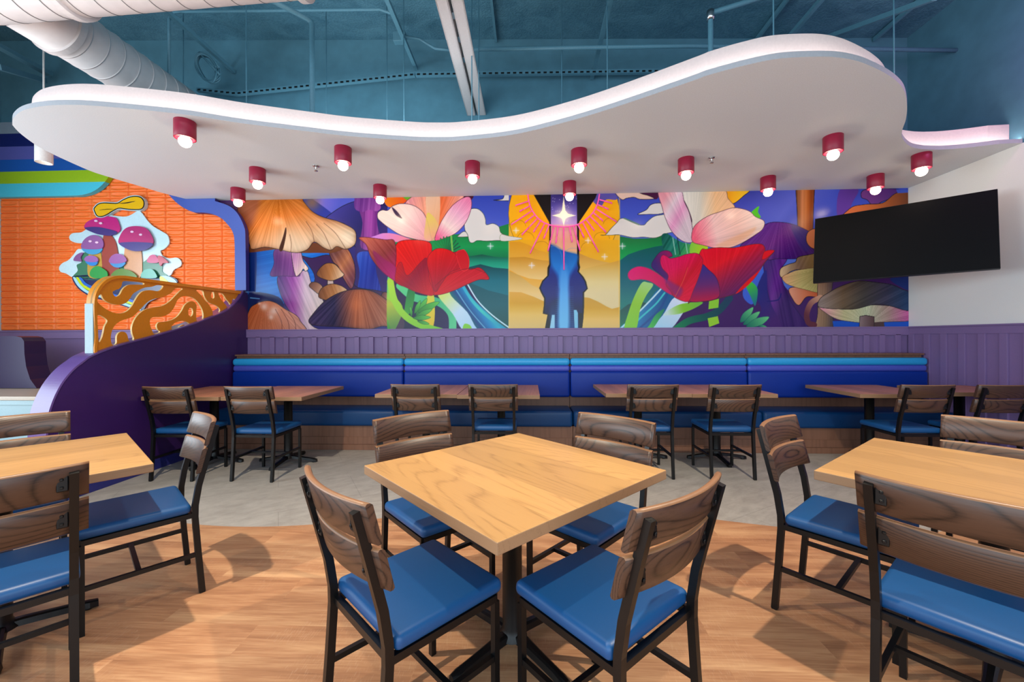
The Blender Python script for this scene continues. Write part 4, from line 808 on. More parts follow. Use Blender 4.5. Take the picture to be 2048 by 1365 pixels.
pipe('sprinkler_pipe', [onY(930, 99, Yp), onY(1380, 92, Yp), onX(1912, 101, XR-.003)], .022, 'long thin teal pipe running behind the soffit to the side wall')
e = onY(1421, 26, 4.0)
pipe('sprinkler_pipe', [onZ(1600, -30, e.z+.03), e+Vector((.05, 0, .01)), e+Vector((.012, 0, 0)), e+Vector((0, 0, -.03)), Vector((e.x, e.y, ZC+.05))], .024, 'teal sprinkler drop pipe with an elbow above the rising edge of the soffit')
bm = bmesh.new(); tube(bm, [e+Vector((0, 0, -.07)), e+Vector((0, 0, .02))], .034, n=16); obj('elbow', bm, M['chrome'], bpy.data.objects['sprinkler_pipe.001'], True)['label'] = 'bare metal elbow'
e = onY(624, 44, 4.3)
pipe('sprinkler_pipe', [onY(520, -12, 3.9), e+Vector((-.04, -.02, .02)), e+Vector((-.01, 0, 0)), e+Vector((0, 0, -.03)), Vector((e.x, e.y, ZC+.05))], .026, 'grey teal sprinkler drop pipe with an elbow behind the long pale duct')
pipe('conduit', [onY(338, 170, 4.7), onY(338, 40, 4.7), onY(341, 30, 4.7), onY(350, 24, 4.7), onY(760, 19, 4.7), onY(785, 28, 4.7), onY(806, 72, 4.9), onY(838, 78, 5.1), onY(870, 97, 5.1), onY(915, 102, 5.1)], .016, 'teal conduit running above the coiled cable to the white beam', 'conduit')
tag(obj('junction_box', B(-.075, .075, -.04, .04, -.06, .06, bev=.006), M['tealpipe'], None, False, loc=onY(800, 76, 5.0)), 'small teal painted junction box on the conduit beside the white beam', 'junction box')
# perforated strut channel
def strut(pts, lab):
    root = empty('strut_channel', pts[0]); o = Vector(pts[0]); tag(root, lab, 'strut', 'perforated strut channels')
    P = [Vector(p)-o for p in pts]; bm = T(P, 0, square=(.045, .045), up=(0, 0, 1))
    for a, b in zip(P, P[1:]):
        n = int((b-a).length/.075)
        for k in range(n): q = a+(b-a)*((k+.5)/n); box(bm, q.x-.02, q.x+.02, q.y-.026, q.y-.02, q.z-.016, q.z+.004, mi=1)
    obj('channel', bm, [M['tealpipe'], M['black']], root)
strut([onY(395, 180, 5.25), onY(475, 188, 5.25)], 'short end piece of dark strut channel just above the soffit beside the fat duct')
strut([onY(475, 188, 5.25), onY(830, 150, 5.25)], 'sloping dark strut channel behind the sprinkler drop, rising towards the white beam')
strut([onY(832, 150, 5.2), onY(1330, 143, 5.2)], 'level pale strut channel crossing behind the white beam')
strut([onX(1640, 80, 3.55), onX(1870, -5, 3.55)], 'pale strut channel slanting up over the widest lobe near the side wall')
joist(onY(-10, 88, 4.6), onY(98, 148, 5.3), .09, .05, 'upper teal steel angle beyond the curved duct, above the stripes', 'steel_angle', 'teal steel angles')
joist(onY(-10, 132, 4.5), onY(84, 160, 5.3), .10, .06, 'lower teal steel angle beyond the curved duct, above the stripes', 'steel_angle', 'teal steel angles')
# cable coil
bm = bmesh.new()
for k in range(9):
    c = onY(415+random.uniform(-1.5, 1.5), 136+random.uniform(-2, 2), 4.9+k*.012); a0 = random.uniform(.105, .14); b0 = random.uniform(.16, .185)
    tube(bm, [c+Vector((a0*math.cos(t)-.35*b0*math.sin(t), .02*math.sin(2*t+k), b0*math.sin(t))) for t in np.linspace(0, 2*PI, 36)], .009, n=6)
tube(bm, [onY(398, 105, 4.9), onY(440, 150, 4.9)], .012, n=6)
coil = tag(obj('cable_coil', bm, M['tealpipe'], None, True), 'bundle of teal painted cable coiled and hung beneath a roof purlin', 'cable')
pipe('cable_support', [onY(335, 25, 4.6), onY(455, 134, 5.36)], .022, 'teal bracket arm slanting down from the purlin to hold the coiled cable', 'bracket')

# ------------------------------------------------------------------ television on the corner bracket
tv = empty('television', (3.903, 4.555, 2.336)); tv.rotation_euler = (-.205, 0, -.726)
tag(tv, 'large black flat television angled across the corner beside the mural', 'television')
obj('screen', B(-.705, .705, -.012, -.006, -.394, .394), M['screen'], tv)
obj('bezel', B(-.711, .711, -.008, .03, -.4, .4, bev=.004), M['black'], tv)
obj('rear_housing', B(-.4, .4, .03, .07, -.25, .22, bev=.01), M['black'], tv)
bpt = Vector((4.60, 5.365, 2.30)); Mt = Matrix.Translation(tv.location) @ tv.rotation_euler.to_matrix().to_4x4()
obj('wall_arm', T([Vector((0, .06, 0)), Mt.inverted() @ bpt], 0, square=(.06, .05), up=(0, 0, 1)), M['black'], tv)
obj('wall_plate', B(-.12, .12, -.02, .02, -.15, .15, bev=.004), M['black'], tv).matrix_local = Mt.inverted() @ Matrix.Translation((4.60, 5.375, 2.30))

# ------------------------------------------------------------------ banquette
def bench(x0, x1, lab):
    y0 = 5.07; root = empty('banquette_bench', (x0, 4.78, 0)); w_ = x1-x0; g = .003; R = lambda a, b: (a-4.78, b-4.78)
    tag(root, lab, 'banquette', 'banquette bench sections along the wall')
    q = lambda nm, ya, yb, za, zb, m, bev=0, seg=3, ins=g, par=root: obj(nm, B(ins, w_-ins, ya-4.78, yb-4.78, za, zb, bev=bev, seg=seg), m, par, bool(bev) and bev > .01)
    q('plinth', 4.80, 5.37, 0, .29, M['plinth']); q('kick_board', 4.785, 4.80, 0, .065, M['plinth'], .002, 1); q('kick_board', 4.792, 4.80, .067, .155, M['plinth'], .002, 1)
    q('seat_cushion', 4.755, 5.30, .285, .47, M['navy'], .035, 5)
    q('back_board', 5.17, 5.36, .29, 1.10, M['plinth'])
    q('back_cushion', 5.075, 5.175, .585, .905, M['royal'], .03, 5)
    q('back_roll', 5.085, 5.18, .902, .978, M['peri'], .03, 5); q('top_roll', 5.075, 5.185, .975, 1.065, M['cyan'], .035, 5)
    q('cap_rail', 5.13, 5.352, 1.095, 1.115, M['plinth'], .003, 1)
bench(XP+.005, -1.57, 'blue banquette bench section beside the plum partition, cyan top roll')
bench(-1.57, .5, 'blue banquette bench section under the first red poppy, cyan top roll')
bench(.5, 2.63, 'blue banquette bench section under the second poppy, cyan top roll')
bench(2.63, XR-.05, 'blue banquette bench section ending at the purple side wall, cyan top roll')

# ------------------------------------------------------------------ plum partition with fretwork screen and arch
part_ = empty('partition_wall', (XP, 4.3, 0)); tag(part_, 'dark plum low partition wall with a sweeping curved top beside the banquette', 'partition')
TP = .145
prof = [(95, 905), (95, 860), (97, 838), (103, 815), (113, 790), (127, 765), (147, 741), (167, 725), (187, 712), (240, 692), (300, 676), (370, 655), (430, 633), (458, 619), (478, 598), (487, 583)]
pz = [onX(x, y, XP) for x, y in prof]
pz = [(p[0], p[1]) for p in cr([(q.y, q.z) for q in pz[1:]], 5, False)]
Yend = pz[0][0]
outl = [(Yend, 0)]+pz+[(YW-.002, 1.93), (YW-.002, 0)]
bm = bmesh.new(); plate(bm, [[(XP, y, z) for y, z in outl]], (-TP, 0, 0)); part('wall_body', bm, M['plum'], part_)
bm = bmesh.new()
capp = [(Yend, .01)]+pz
nrm = []
for i, p in enumerate(capp):
    a = Vector(capp[max(i-1, 0)]); b = Vector(capp[min(i+1, len(capp)-1)]); t = (b-a).normalized(); nrm.append(Vector((-t.y, t.x)))
rows = []
for off, xx in ((.0, XP+.006), (.013, XP+.004), (.013, XP-TP-.004), (0, XP-TP-.006)): rows.append(ring(bm, [(xx, p[0]+n.x*off, p[1]+n.y*off) for p, n in zip(capp, nrm)]))
for i in range(3): bridge(bm, rows[i], rows[i+1], False)
bmesh.ops.recalc_face_normals(bm, faces=bm.faces)
part('curved_cap', bm, mat('plum_cap_paint', (92, 66, 132), .3, coat=.3), part_)
part('skirting', B(XP, XP+.012, Yend+.02, 4.78, 0, .10, bev=.002), mat('indigo_skirting', (40, 44, 120), .4), part_)
# fretwork screen
XF = XP-.035; TF = .075
F = lambda pts: [onX(160+x/6.0235, 540+y/6.0235, XF) for x, y in pts]
fo = [(172, 1030), (158, 800), (146, 560), (143, 440), (150, 350), (172, 270), (210, 200), (265, 140), (330, 98), (400, 76), (470, 70), (560, 76), (800, 112), (1200, 165), (1600, 218), (1955, 265), (1958, 320), (1955, 400), (1930, 450), (1890, 500), (1800, 565), (1700, 610), (1500, 665), (1300, 720), (900, 832), (500, 945)]
ho = [[(440, 240), (470, 230), (500, 195), (520, 140), (620, 140), (760, 155), (768, 180), (700, 178), (600, 180), (545, 205), (510, 245), (480, 300), (435, 325), (405, 300), (395, 265)],
 [(930, 185), (1000, 192), (985, 232), (940, 257), (840, 245), (760, 260), (710, 300), (665, 370), (625, 440), (565, 500), (490, 525), (400, 515), (300, 465), (212, 385), (225, 320), (255, 295), (290, 360), (370, 405), (470, 422), (550, 400), (600, 350), (640, 290), (700, 250), (780, 215), (860, 205)],
 [(1150, 222), (1090, 285), (1000, 325), (900, 350), (830, 378), (765, 435), (700, 505), (620, 572), (500, 612), (420, 670), (382, 750), (372, 830), (390, 903), (440, 888), (445, 800), (480, 752), (535, 750), (570, 785), (590, 852), (650, 838), (632, 770), (626, 700), (650, 620), (700, 545), (780, 482), (880, 455), (990, 435), (1080, 382), (1150, 312), (1200, 262), (1235, 228)],
 [(213, 548), (300, 580), (330, 620), (300, 680), (282, 760), (262, 830), (228, 868), (216, 700)],
 [(895, 772), (965, 750), (938, 720), (925, 672), (955, 632), (1050, 622), (1150, 582), (1220, 505), (1260, 430), (1310, 388), (1365, 382), (1405, 430), (1400, 500), (1402, 580), (1422, 642), (1468, 630), (1488, 560), (1475, 480), (1430, 400), (1370, 342), (1290, 317), (1220, 327), (1172, 370), (1130, 460), (1070, 530), (980, 567), (880, 572), (843, 605), (847, 670), (872, 738)],
 [(1333+30*math.cos(t), 510-54*math.sin(t)) for t in np.linspace(0, 2*PI, 8)[:-1]],
 [(1105, 712), (1112, 670), (1160, 632), (1240, 617), (1295, 632), (1330, 668), (1290, 682), (1250, 662), (1205, 680), (1170, 706)],
 [(1400, 245), (1480, 253), (1500, 320), (1550, 390), (1640, 430), (1688, 482), (1660, 540), (1628, 582), (1597, 592), (1598, 510), (1562, 432), (1500, 360), (1452, 300)],
 [(1592, 268), (1612, 272), (1618, 335), (1596, 348), (1577, 315)], [(1668, 282), (1718, 289), (1760, 350), (1808, 412), (1814, 486), (1790, 496), (1762, 430), (1702, 360)],
 [(1850+20*math.cos(t), 395-48*math.sin(t)) for t in np.linspace(0, 2*PI, 8)[:-1]], [(1738+20*math.cos(t), 525-26*math.sin(t)) for t in np.linspace(0, 2*PI, 8)[:-1]], [(1898, 308), (1924, 312), (1916, 368), (1898, 385)]]
bm = bmesh.new(); L_ = [F(cr(fo, 4))]+[F(cr(h, 4)) for h in ho]
plate(bm, L_, (-.016, 0, 0), mi=0, mis=1)
fr = empty('fretwork_screen', (XF, 4.0, 1.2)); tag(fr, 'orange fretwork screen with flowing cut-outs standing on the curved plum partition', 'screen')
part('fretwork_panel', bm, [M['ochre'], mat('fretwork_cut_edge', (226, 190, 120), .5)], fr)
co = cr(fo, 4); cen = (900, 480)
inn = []
for i, p in enumerate(co):
    a = co[i-1]; b = co[(i+1) % len(co)]; t = np.array(b)-np.array(a); n = np.array((-t[1], t[0]))/(np.hypot(*t)+1e-9); q = np.array(p)+n*34
    inn.append(q)
bm = bmesh.new(); plate(bm, [[p+Vector((.022, 0, 0)) for p in F(co)], [p+Vector((.022, 0, 0)) for p in F(inn)]], (-TF, 0, 0)); part('frame', bm, M['ochre'], fr)
# pale end post of the screen
e0, e1 = onX(188, 711, XF), onX(184, 612, XF)
part('end_post', B(XF-TF+.01, XF+.012, e0.y-.018, e0.y-.001, e0.z-.005, e1.z+.02, bev=.002), M['panelwhite'], fr)

# blue arch band standing just proud of the back wall
ar = empty('arch_band', (-4.1, 5.3, 1.9)); tag(ar, 'periwinkle blue curved arch band sweeping from the partition up to the soffit', 'arch')
YA = 5.30
inner = [(470, 581), (469.6, 527), (468.8, 481), (464.7, 463), (455.9, 450), (442.4, 436.7), (424.8, 428.5), (407.2, 425.5), (389.6, 425), (372, 418.5), (356, 408), (341.3, 394), (333, 382), (326, 366), (320, 345)]
outer = [(492, 581), (491.5, 527), (490.5, 468), (488.5, 455), (482.5, 440), (474, 426), (463.4, 415.7), (452, 409.5), (440, 405.4), (430, 402.5)]
I3 = [onY(x, y, YA) for x, y in cr(inner, 5, False)]; O3 = [onY(x, y, YA) for x, y in cr(outer, 5, False)]
zc_ = ZC-.003; O3 = [p for p in O3 if p.z < zc_]+[Vector((O3[-1].x, YA, zc_)), Vector((-4.565, YA, zc_))]+[onY(x, y, YA) for x, y in ((366, 378), (357, 362), (350, 345))]
bm = bmesh.new(); plate(bm, [O3+I3[::-1]], (0, .066, 0), mi=0, mis=1)
part('arch_face', bm, [M['archb'], M['archp']], ar)

# ------------------------------------------------------------------ orange relief tiles beyond the partition
XO0, XO1, ZO0, ZO1 = XL+.02, XP-.04, 1.447, 3.75
_lim = [onY(x, y, YW-.02) for x, y in ((484, 600), (484, 480), (479, 450), (468, 430), (452, 415), (432, 405), (405, 400))]
_lz = [p.z for p in _lim]; _lx = [p.x for p in _lim]
xlim = lambda z: float(np.interp(z, _lz, _lx))
tw, thh = .262, .0895; nx, nz = 14, 8
def tile_h(u, v):
    e = np.clip(np.minimum((.5-abs(u))*tw, (.5-abs(v))*thh)/.008, 0, 1); e = e*e*(3-2*e)
    k = (u/.42)**2+(abs(v)/.26)**1.6
    lens = np.clip((1.08-k)/.6, 0, 1); lens = lens*lens*(3-2*lens)
    inner = np.clip((1.0-((u/.34)**2+(abs(v)/.13)**1.4))/.4, 0, 1)
    side_ = np.exp(-((u-.455)/.022)**2)*.010+np.exp(-((u+.455)/.02)**2)*.003
    return .020*e-.016*lens*e-side_*e*.6
bm = bmesh.new()
cols = int(math.ceil((XO1-XO0)/tw)); rws = int(math.ceil((ZO1-ZO0)/thh))
US = np.linspace(-.5, .5, nx*2+1); VS = np.linspace(-.5, .5, nz+3)
vb = []; fb = []
for i in range(cols):
    for j in range(rws):
        xc = XO0+(i+.5)*tw; zc = ZO0+(j+.5)*thh; base = len(vb)
        for v in VS:
            for u in US: vb.append((min(xc+u*tw, XO1, xlim(zc+v*thh)), YW-.012-float(tile_h(u, v)), min(zc+v*thh, 3.182 if xc > -4.75 else 9)))
        W_ = len(US)
        for a in range(len(VS)-1):
            for b in range(W_-1): k = base+a*W_+b; fb.append((k, k+1, k+W_+1, k+W_))
bm.free()
me = bpy.data.meshes.new('relief_tile_panel'); me.from_pydata(vb, [], fb); me.materials.append(M['orange'])
for p in me.polygons: p.use_smooth = True
o = bpy.data.objects.new('relief_tile_panel', me); C.objects.link(o); tag(o, 'orange wall panelling of embossed lens-shaped relief tiles above the purple wainscot', 'wall panel')

# striped bulkhead
st = empty('striped_bulkhead', (-6, YW, 3.3)); tag(st, 'bulkhead in navy, violet, blue, lime and cyan stripes above the orange tiles', 'bulkhead')
ys = [(0, 392, 'stripe_cyan', (70, 196, 220)), (1, 368, 'stripe_lime', (150, 190, 10)), (2, 344, 'stripe_blue', (16, 84, 170)), (3, 320, 'stripe_violet', (86, 88, 166)), (4, 294, 'stripe_navy', (6, 20, 96)), (5, 268, 'stripe_grey', (126, 142, 156))]
zz = [onY(0, y, 5.3).z for _, y, _, _ in ys]+[onY(0, 245, 5.3).z]
cv = [onY(x, y, 5.3) for x, y in cr([(120, 392), (150, 391.6), (167, 389.5), (182, 385), (196, 377), (207, 367), (215, 357), (222, 345), (228, 325), (230, 290), (230, 250), (230, 240)], 4, False)]
cz = np.array([p.z for p in cv]); cxx = np.array([p.x for p in cv]); zz[0] = cz[0]-.002
for i, (_, y, nm, col) in enumerate(ys):
    z0, z1 = zz[i], zz[i+1]; mid = [(x, z) for x, z in zip(cxx, cz) if z0+.002 < z < z1-.002]
    pr = [(XL+.01, z0), (float(np.interp(z0, cz, cxx)), z0)]+mid+[(float(np.interp(z1, cz, cxx)), z1), (XL+.01, z1)]
    bm = bmesh.new(); plate(bm, [[(x, 5.30, z) for x, z in pr]], (0, .062, 0)); part('painted_stripe', bm, mat(nm, col, .5), st)['label'] = nm.split('_')[1]+' stripe'

# wall sign: clouds, toadstools, striped hill and a twisted dough shape
sg = empty('wall_sign', (-4.9, 5.36, 2.3)); tag(sg, 'cut-out wall sign of clouds and toadstools under a twisted yellow dough shape', 'sign')
def piece(name, pts, col, lay, smooth=True, holes=(), thick=.012, rough=.25):
    Y = 5.352-lay*.007; pts = cr(pts, 5) if smooth else pts
    bm = bmesh.new(); plate(bm, [[onY(*q, Y) for q in cs(pts)]], (0, thick if lay else .014, 0))
    k = 'sign_%d_%d_%d' % col; m = bpy.data.materials.get(k) or mat(k, col, rough, coat=.3); return part(name, bm, m, sg)
piece('cloud', [(95, 815), (130, 770), (190, 740), (240, 690), (290, 625), (340, 618), (380, 560), (330, 560), (270, 555), (215, 530), (202, 490), (240, 455), (330, 445), (390, 400), (420, 330), (600, 270), (800, 280), (920, 222), (960, 240), (1020, 320), (1080, 380), (1180, 440), (1235, 480), (1250, 560), (1200, 620), (1160, 640), (1180, 690), (1250, 720), (1330, 712), (1375, 750), (1370, 800), (1300, 840), (1260, 900), (1180, 910), (900, 960), (400, 960), (250, 925), (170, 880), (110, 860)], (196, 226, 236), 0)
piece('rainbow_hill', [(232, 925), (300, 900), (700, 880), (1100, 900), (1250, 905), (1340, 970), (1200, 1100), (1040, 1180), (980, 1260), (920, 1268), (780, 1225), (640, 1180), (500, 1145), (400, 1110), (290, 1030)], (12, 30, 84), 1)
for a, col in ((0, (160, 216, 232)), (28, (196, 214, 10)), (52, (30, 100, 200))):
    piece('hill_stripe', [(242+a*1.2, 925), (300+a, 1020-a*.5), (400+a*.8, 1092-a*.9), (520, 1130-a), (700, 1185-a), (930, 1262-a*1.2), (925, 1240-a*1.2), (700, 1160-a*1.1), (520, 1108-a*1.1), (415+a*.8, 1070-a), (325+a, 1005-a*.5), (268+a*1.2, 925)], col, 2)
piece('hill_stripe', [(1160, 915), (1250, 912), (1330, 975), (1250, 1060), (1230, 1040)], (160, 216, 232), 2); piece('hill_stripe', [(1150, 920), (1185, 915), (1260, 990), (1180, 1010)], (196, 214, 10), 2.4)
piece('grass', [(245, 918), (290, 850), (280, 790), (330, 760), (340, 690), (400, 640), (520, 700), (700, 780), (900, 800), (1060, 700), (1100, 690), (1150, 740), (1180, 800), (1180, 860), (1230, 905), (1100, 930), (700, 950), (400, 945)], (52, 120, 92), 1)
piece('toadstool_stem', [(420, 620), (520, 620), (540, 900), (400, 900)], (190, 150, 60), 2); piece('toadstool_stem', [(560, 480), (640, 480), (700, 600), (720, 900), (560, 900)], (150, 60, 50), 2)
piece('toadstool_stem', [(800, 520), (930, 520), (960, 900), (790, 900)], (206, 150, 110), 2)
piece('toadstool_cap', [(360, 400), (375, 350), (440, 310), (560, 280), (680, 290), (720, 350), (730, 430), (640, 470), (520, 460), (420, 420)], (190, 30, 120), 3)
piece('cap_underside', [(362, 400), (460, 388), (560, 400), (700, 440), (640, 480), (520, 470), (430, 440)], (60, 44, 120), 4)
piece('toadstool_cap', [(330, 610), (345, 540), (400, 490), (470, 474), (540, 510), (560, 570), (540, 615), (440, 625)], (136, 84, 150), 4)
piece('cap_underside', [(332, 612), (440, 600), (545, 612), (520, 660), (440, 680), (370, 655)], (60, 150, 200), 3.5)
piece('toadstool_cap', [(360, 740), (380, 700), (440, 690), (490, 710), (500, 750), (430, 760)], (150, 96, 170), 5); piece('cap_underside', [(370, 752), (430, 745), (495, 752), (480, 790), (420, 795)], (40, 130, 210), 4.6)
piece('toadstool_cap', [(720, 560), (740, 470), (800, 400), (900, 380), (1000, 400), (1060, 470), (1080, 560), (980, 600), (820, 600)], (176, 40, 110), 4)
piece('cap_underside', [(722, 565), (830, 548), (960, 550), (1078, 565), (1000, 630), (860, 640)], (70, 60, 130), 5)
piece('toadstool_cap', [(620, 760), (640, 700), (700, 670), (770, 690), (800, 750), (700, 775)], (150, 90, 160), 5); piece('cap_underside', [(630, 768), (700, 755), (790, 762), (750, 810), (680, 812)], (60, 140, 200), 4.6)
piece('toadstool_cap', [(1020, 760), (1040, 700), (1090, 680), (1130, 720), (1130, 765)], (190, 50, 110), 4); piece('toadstool_cap', [(1130, 700), (1165, 695), (1240, 762), (1185, 770), (1160, 800), (1140, 760)], (180, 20, 60), 4)
piece('toadstool_cap', [(245, 740), (270, 690), (320, 660), (345, 665), (320, 710), (330, 750), (290, 750)], (130, 80, 140), 3)
piece('bush', [(420, 900), (430, 840), (490, 800), (560, 830), (600, 870), (590, 920), (480, 930)], (40, 150, 70), 5); piece('bush', [(960, 920), (980, 850), (1060, 830), (1110, 880), (1110, 925)], (70, 160, 140), 5); piece('bush', [(650, 920), (680, 850), (760, 830), (860, 860), (900, 925)], (90, 130, 50), 5.4)
for x, y in ((480, 326), (530, 350), (490, 552), (420, 540), (860, 440), (950, 470)): piece('cap_spot', [(x+17*math.cos(t), y+11*math.sin(t)) for t in np.linspace(0, 2*PI, 8)[:-1]], (226, 190, 220), 5)
D_ = [(452, 215), (458, 180), (500, 140), (560, 125), (640, 128), (705, 128), (760, 95), (830, 65), (900, 56), (960, 70), (995, 120), (990, 180), (950, 215), (870, 218), (790, 212), (720, 205), (660, 232), (600, 270), (540, 292), (485, 280)]
def shrink(P, k):
    P = np.array(P, float); out_ = []
    for i in range(len(P)):
        t = P[(i+1) % len(P)]-P[i-1]; n = np.array((-t[1], t[0]))/np.hypot(*t); out_.append(P[i]+n*k)
    return [tuple(p) for p in out_]
piece('dough_backing', D_, (186, 214, 220), 4, thick=.045); piece('dough_outline', shrink(D_, 8), (14, 14, 12), 5, thick=.006); piece('dough', shrink(D_, 18), (230, 180, 10), 6, thick=.006)
piece('dough_crease', [(515, 212), (600, 200), (660, 202), (600, 205)], (14, 14, 12), 7, thick=.006); piece('dough_crease', [(720, 142), (800, 132), (892, 118), (810, 140)], (14, 14, 12), 7, thick=.006)

# ------------------------------------------------------------------ booth corner beyond the partition
lw_ = empty('booth_bench', (-5.6, 4.3, 0)); tag(lw_, 'pale laminate booth with tan ledge and dark purple backrest beyond the partition end', 'booth')
part('front_panel', B(XL+.05, -4.62, 4.0, 4.03, 0, .70), M['panelwhite'], lw_); part('side_panel', B(-4.65, -4.62, 4.03, 5.36, 0, .70), M['panelwhite'], lw_)
part('ledge', B(XL+.05, -4.6, 3.97, 5.36, .70, .74, bev=.006), mat('tan_ledge', (176, 158, 140), .4), lw_); part('rail', B(XL+.05, -4.62, 3.985, 4.0, .65, .70, bev=.003), M['panelwhite'], lw_)
pts = [(-7.0, .745), (-5.80, .745), (-5.88, .85), (-5.93, 1.0), (-5.95, 1.15), (-5.955, 1.3), (-5.99, 1.345), (-6.06, 1.36), (-7.0, 1.36)]
bm = bmesh.new(); plate(bm, [[(x, 4.62, z) for x, z in pts]], (0, .22, 0)); part('backrest', bm, mat('dark_purple_vinyl', (34, 20, 62), .4), lw_)['label'] = 'dark purple upholstered backrest'

# ------------------------------------------------------------------ tables
def table_base(root, r=.042, arm=.28, ang=0, z=.715):
    bm = bmesh.new(); lathe(bm, [(r*1.5, .045), (r*1.25, .06), (r, .085), (r, z-.012), (r*1.05, z-.012)], 28); obj('column', bm, M['black'], root, True)
    obj('mounting_plate', B(-.13, .13, -.13, .13, z-.012, z, bev=.002), M['black'], root)
    for k in range(4):
        a = ang+k*PI/2; c, s = math.cos(a), math.sin(a); bm = bmesh.new()
        prof = [(0, .075, .030), (.07, .07, .026), (.16, .058, .022), (.25, .046, .021), (arm, .040, .024), (arm+.03, .034, .018)]
        last = None
        for d_, zt, w_ in prof:
            rg = ring(bm, [(c*d_-s*y_, s*d_+c*y_, z_) for y_, z_ in ((-w_, zt-.03), (w_, zt-.03), (w_*.8, zt-.006), (w_*.4, zt), (-w_*.4, zt), (-w_*.8, zt-.006))])
            if last: bridge(bm, last, rg)
            else: bm.faces.new(rg[::-1])
            last = rg
        bm.faces.new(last); bmesh.ops.recalc_face_normals(bm, faces=bm.faces)
        f = obj('base_arm', bm, M['black'], root)
        bm = bmesh.new(); lathe(bm, [(0, .018), (.016, .018), (.018, .004), (.016, 0), (0, 0)], 14, (c*(arm-.005), s*(arm-.005), 0)); obj('levelling_foot', bm, M['black'], f, True)
def table(loc, rz, sx, sy, z, m, lab, grp, cat='table', th=.038, ang=0):
    root = empty('dining_table', (loc[0], loc[1], 0), rz); tag(root, lab, cat, grp)
    to = obj('tabletop', B(-sx/2, sx/2, -sy/2, sy/2, z-th, z, bev=.003, seg=2), [m, M['tedge']], root)
    for p in to.data.polygons:
        if abs(p.normal.z) < .5: p.material_index = 1
    table_base(root, ang=ang, z=z-th); return root
table((-.077, 1.77), rad(43.9-90), .92, .92, .76, M['top'], 'square oak dining table set on the diagonal in the middle of the wood floor', 'square oak tables on the wood floor')
table((-2.332, 1.714), rad(51.0), .92, .92, .76, M['top'], 'square oak dining table nearest the plum partition, on the wood floor', 'square oak tables on the wood floor')
table((1.831, 1.708), rad(39.3-90), .92, .92, .76, M['top'], 'square oak dining table nearest the purple side wall, on the wood floor', 'square oak tables on the wood floor')
G2 = 'reddish oak tables along the banquette'
for x0, x1, y0, y1, z, lab in ((-3.76, -2.985, 3.84, 4.72, .76, 'first banquette table, tucked against the plum partition'), (-2.98, -2.18, 3.86, 4.76, .758, 'second banquette table from the plum partition'),
    (-1.545, -.715, 4.06, 4.88, .76, 'third banquette table, under the first poppy of the mural'), (-.71, .10, 4.01, 4.88, .76, 'fourth banquette table, under the golden mural panel'),
    (.758, 1.60, 4.13, 4.96, .76, 'fifth banquette table, under the second poppy of the mural'), (1.605, 2.43, 4.14, 4.96, .757, 'sixth banquette table, under the purple painted mushroom'),
    (3.20, 4.0, 4.13, 4.93, .76, 'seventh banquette table, beneath the television'), (4.01, 4.72, 4.08, 4.68, .785, 'last banquette table, against the purple side wall')):
    table(((x0+x1)/2, (y0+y1)/2), 0, x1-x0, y1-y0, z, M['top2'], 'reddish oak '+lab, G2)

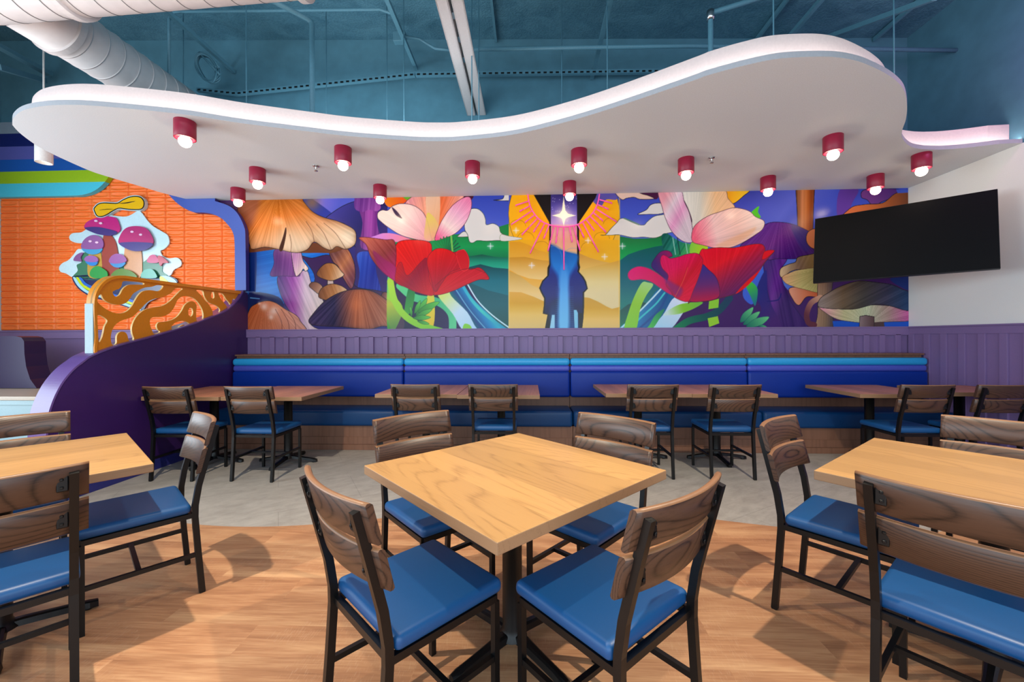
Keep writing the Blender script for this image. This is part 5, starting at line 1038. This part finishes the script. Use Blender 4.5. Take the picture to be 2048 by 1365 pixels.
# ------------------------------------------------------------------ chairs (facing +y in their own frame)
def chair():
    root = empty('dining_chair'); tag(root, '', 'chair', 'slat-back blue seat chairs')
    bm = bmesh.new(); box(bm, -.212, .212, -.20, .215, .425, .476, bev=.022, seg=5)
    for v in bm.verts:
        if v.co.z > .45: v.co.z += .010*(1-(v.co.x/.212)**2)*(1-((v.co.y-.007)/.21)**2)
    obj('seat', bm, M['vinyl'], root, True)
    hw = .195
    bm = bmesh.new()
    for sx in (-1, 1): tube(bm, [(sx*hw, -.205, .412), (sx*hw, .19, .412)], 0, square=(.024, .022), up=(0, 0, 1))
    for y in (-.206, .19): tube(bm, [(-hw, y, .412), (hw, y, .412)], 0, square=(.024, .022), up=(0, 0, 1))
    obj('seat_frame', bm, M['black'], root)
    post = [(-.245, .004), (-.228, .22), (-.216, .40), (-.217, .46), (-.232, .56), (-.272, .72), (-.308, .86)]
    for sx in (-1, 1):
        l = obj('leg', T([(sx*hw, y, z) for y, z in post], 0, square=(.024, .027), up=(1, 0, 0)), M['black'], root); l['label'] = 'tall back leg carrying the backrest'
        obj('foot_glide', B(sx*hw-.011, sx*hw+.011, -.257, -.235, 0, .005), M['black'], l)
        l = obj('leg', T([(sx*hw, .19, .004), (sx*hw, .19, .40)], 0, square=(.022, .022), up=(1, 0, 0)), M['black'], root)
        obj('foot_glide', B(sx*hw-.011, sx*hw+.011, .179, .201, 0, .005), M['black'], l)
        obj('stretcher', T([(sx*hw, -.228, .205), (sx*hw, .19, .205)], 0, square=(.02, .018), up=(0, 0, 1)), M['black'], root)
    obj('stretcher', T([(-hw, .0, .205), (hw, .0, .205)], 0, square=(.018, .02), up=(0, 0, 1)), M['black'], root)
    def ypost(z): 
        for (y0, z0), (y1, z1) in zip(post, post[1:]):
            if z0 <= z <= z1: return y0+(y1-y0)*(z-z0)/(z1-z0)
        return post[-1][0]-(z-.86)*.28
    for z0, z1 in ((.765, .885), (.628, .752)):
        bm = bmesh.new(); n = 22; th = .021; last = None
        for i in range(n+1):
            x = -.232+.464*i/n; bow = -.038*(1-(x/.232)**2); rg = []
            ch = .006
            for yy, zz_ in ((0, ch), (ch, 0), (th-ch, 0), (th, ch), (th, -ch), (th-ch, 0), (ch, 0), (0, -ch)): pass
            q = [(0, z0+ch), (ch, z0), (th-ch, z0), (th, z0+ch), (th, z1-ch), (th-ch, z1), (ch, z1), (0, z1-ch)]
            tx = 1-.0
            rg = ring(bm, [(x-(-.104*x/.232**2*1)*-yy*0, ypost(zz_)+.016+yy+bow, zz_) for yy, zz_ in q])
            if last: bridge(bm, last, rg)
            else: bm.faces.new(rg[::-1])
            last = rg
        bm.faces.new(last); bmesh.ops.recalc_face_normals(bm, faces=bm.faces)
        o = obj('back_slat', bm, [M['slat'], M['slat_top_lit']], root)
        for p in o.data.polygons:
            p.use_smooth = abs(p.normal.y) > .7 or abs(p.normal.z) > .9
            if p.normal.z > .5: p.material_index = 1  # upward faces take the painted highlight colour
        zc = (z0+z1)/2
        for sx in (-1, 1):
            yb = ypost(zc); bm = bmesh.new()
            x0, x1 = sorted((sx*(hw-.013), sx*(hw-.042)))
            box(bm, x0, x1, yb-.006, yb+.012-.014, zc-.028, zc+.028, bev=.003)
            for dz in (-.014, .014): lathe(bm, [(.005, -.0), (.005, .004), (0, .006)], 8, (0, 0, 0)) if 0 else box(bm, sx*(hw-.03)-.005, sx*(hw-.03)+.005, yb-.011, yb-.005, zc+dz-.005, zc+dz+.005, bev=.002, seg=1)
            obj('bracket', bm, M['black'], o)
    return root
ch0 = chair(); first = True
def put(x, y, head, lab, grp):
    global first
    lab = 'slat-back chair, '+lab
    if first: ch0.location = (x, y, 0); ch0.rotation_euler = (0, 0, rad(head-90)); ch0['label'] = lab; ch0['group'] = grp; first = False
    else: dup(ch0, (x, y, 0), rad(head-90), lab, grp)
g1 = 'slat-back chairs around the square tables'; g2 = 'slat-back chairs along the banquette tables'
put(-.395, 1.432, 47, 'back to the viewer, left of the two before the middle table', g1)
put(.243, 1.415, 131.5, 'back to the viewer, right of the two before the middle table', g1)
put(-.465, 2.10, -47, 'reddish backrest facing the viewer behind the middle table', g1)
put(.270, 2.05, 228, 'shiny pale backrest facing the viewer behind the middle table', g1)
put(-2.015, 2.02, 229.4, 'seen side-on at the table nearest the plum partition', g1)
put(1.493, 1.997, -48.5, 'seen side-on at the table nearest the side wall', g1)
put(-1.935, 1.41, 140, 'cropped, its back before the table nearest the plum partition', g1)
put(1.420, 1.385, 40, 'cropped, its back before the table nearest the side wall', g1)
put(-2.71, 2.03, -39, 'only its backrest showing behind the table nearest the plum partition', g1)
put(2.20, 2.02, 219, 'only its backrest showing behind the table nearest the side wall', g1)
put(-3.32, 3.93, 91, 'first from the plum partition, at the banquette tables', g2)
put(-2.55, 3.94, 88, 'second from the plum partition, at the banquette tables', g2)
put(-1.077, 4.13, 90, 'third from the plum partition, under the first poppy', g2)
put(-.341, 4.13, 90, 'fourth from the plum partition, under the dark silhouette', g2)
put(1.135, 4.13, 90, 'fifth from the plum partition, at the table under the second poppy', g2)
put(1.875, 4.13, 90, 'sixth from the plum partition, beside the one under the second poppy', g2)
put(3.56, 4.13, 90, 'below the television, at the seventh banquette table', g2)
put(4.22, 4.13, 90, 'beside the purple side wall, at the last banquette table', g2)
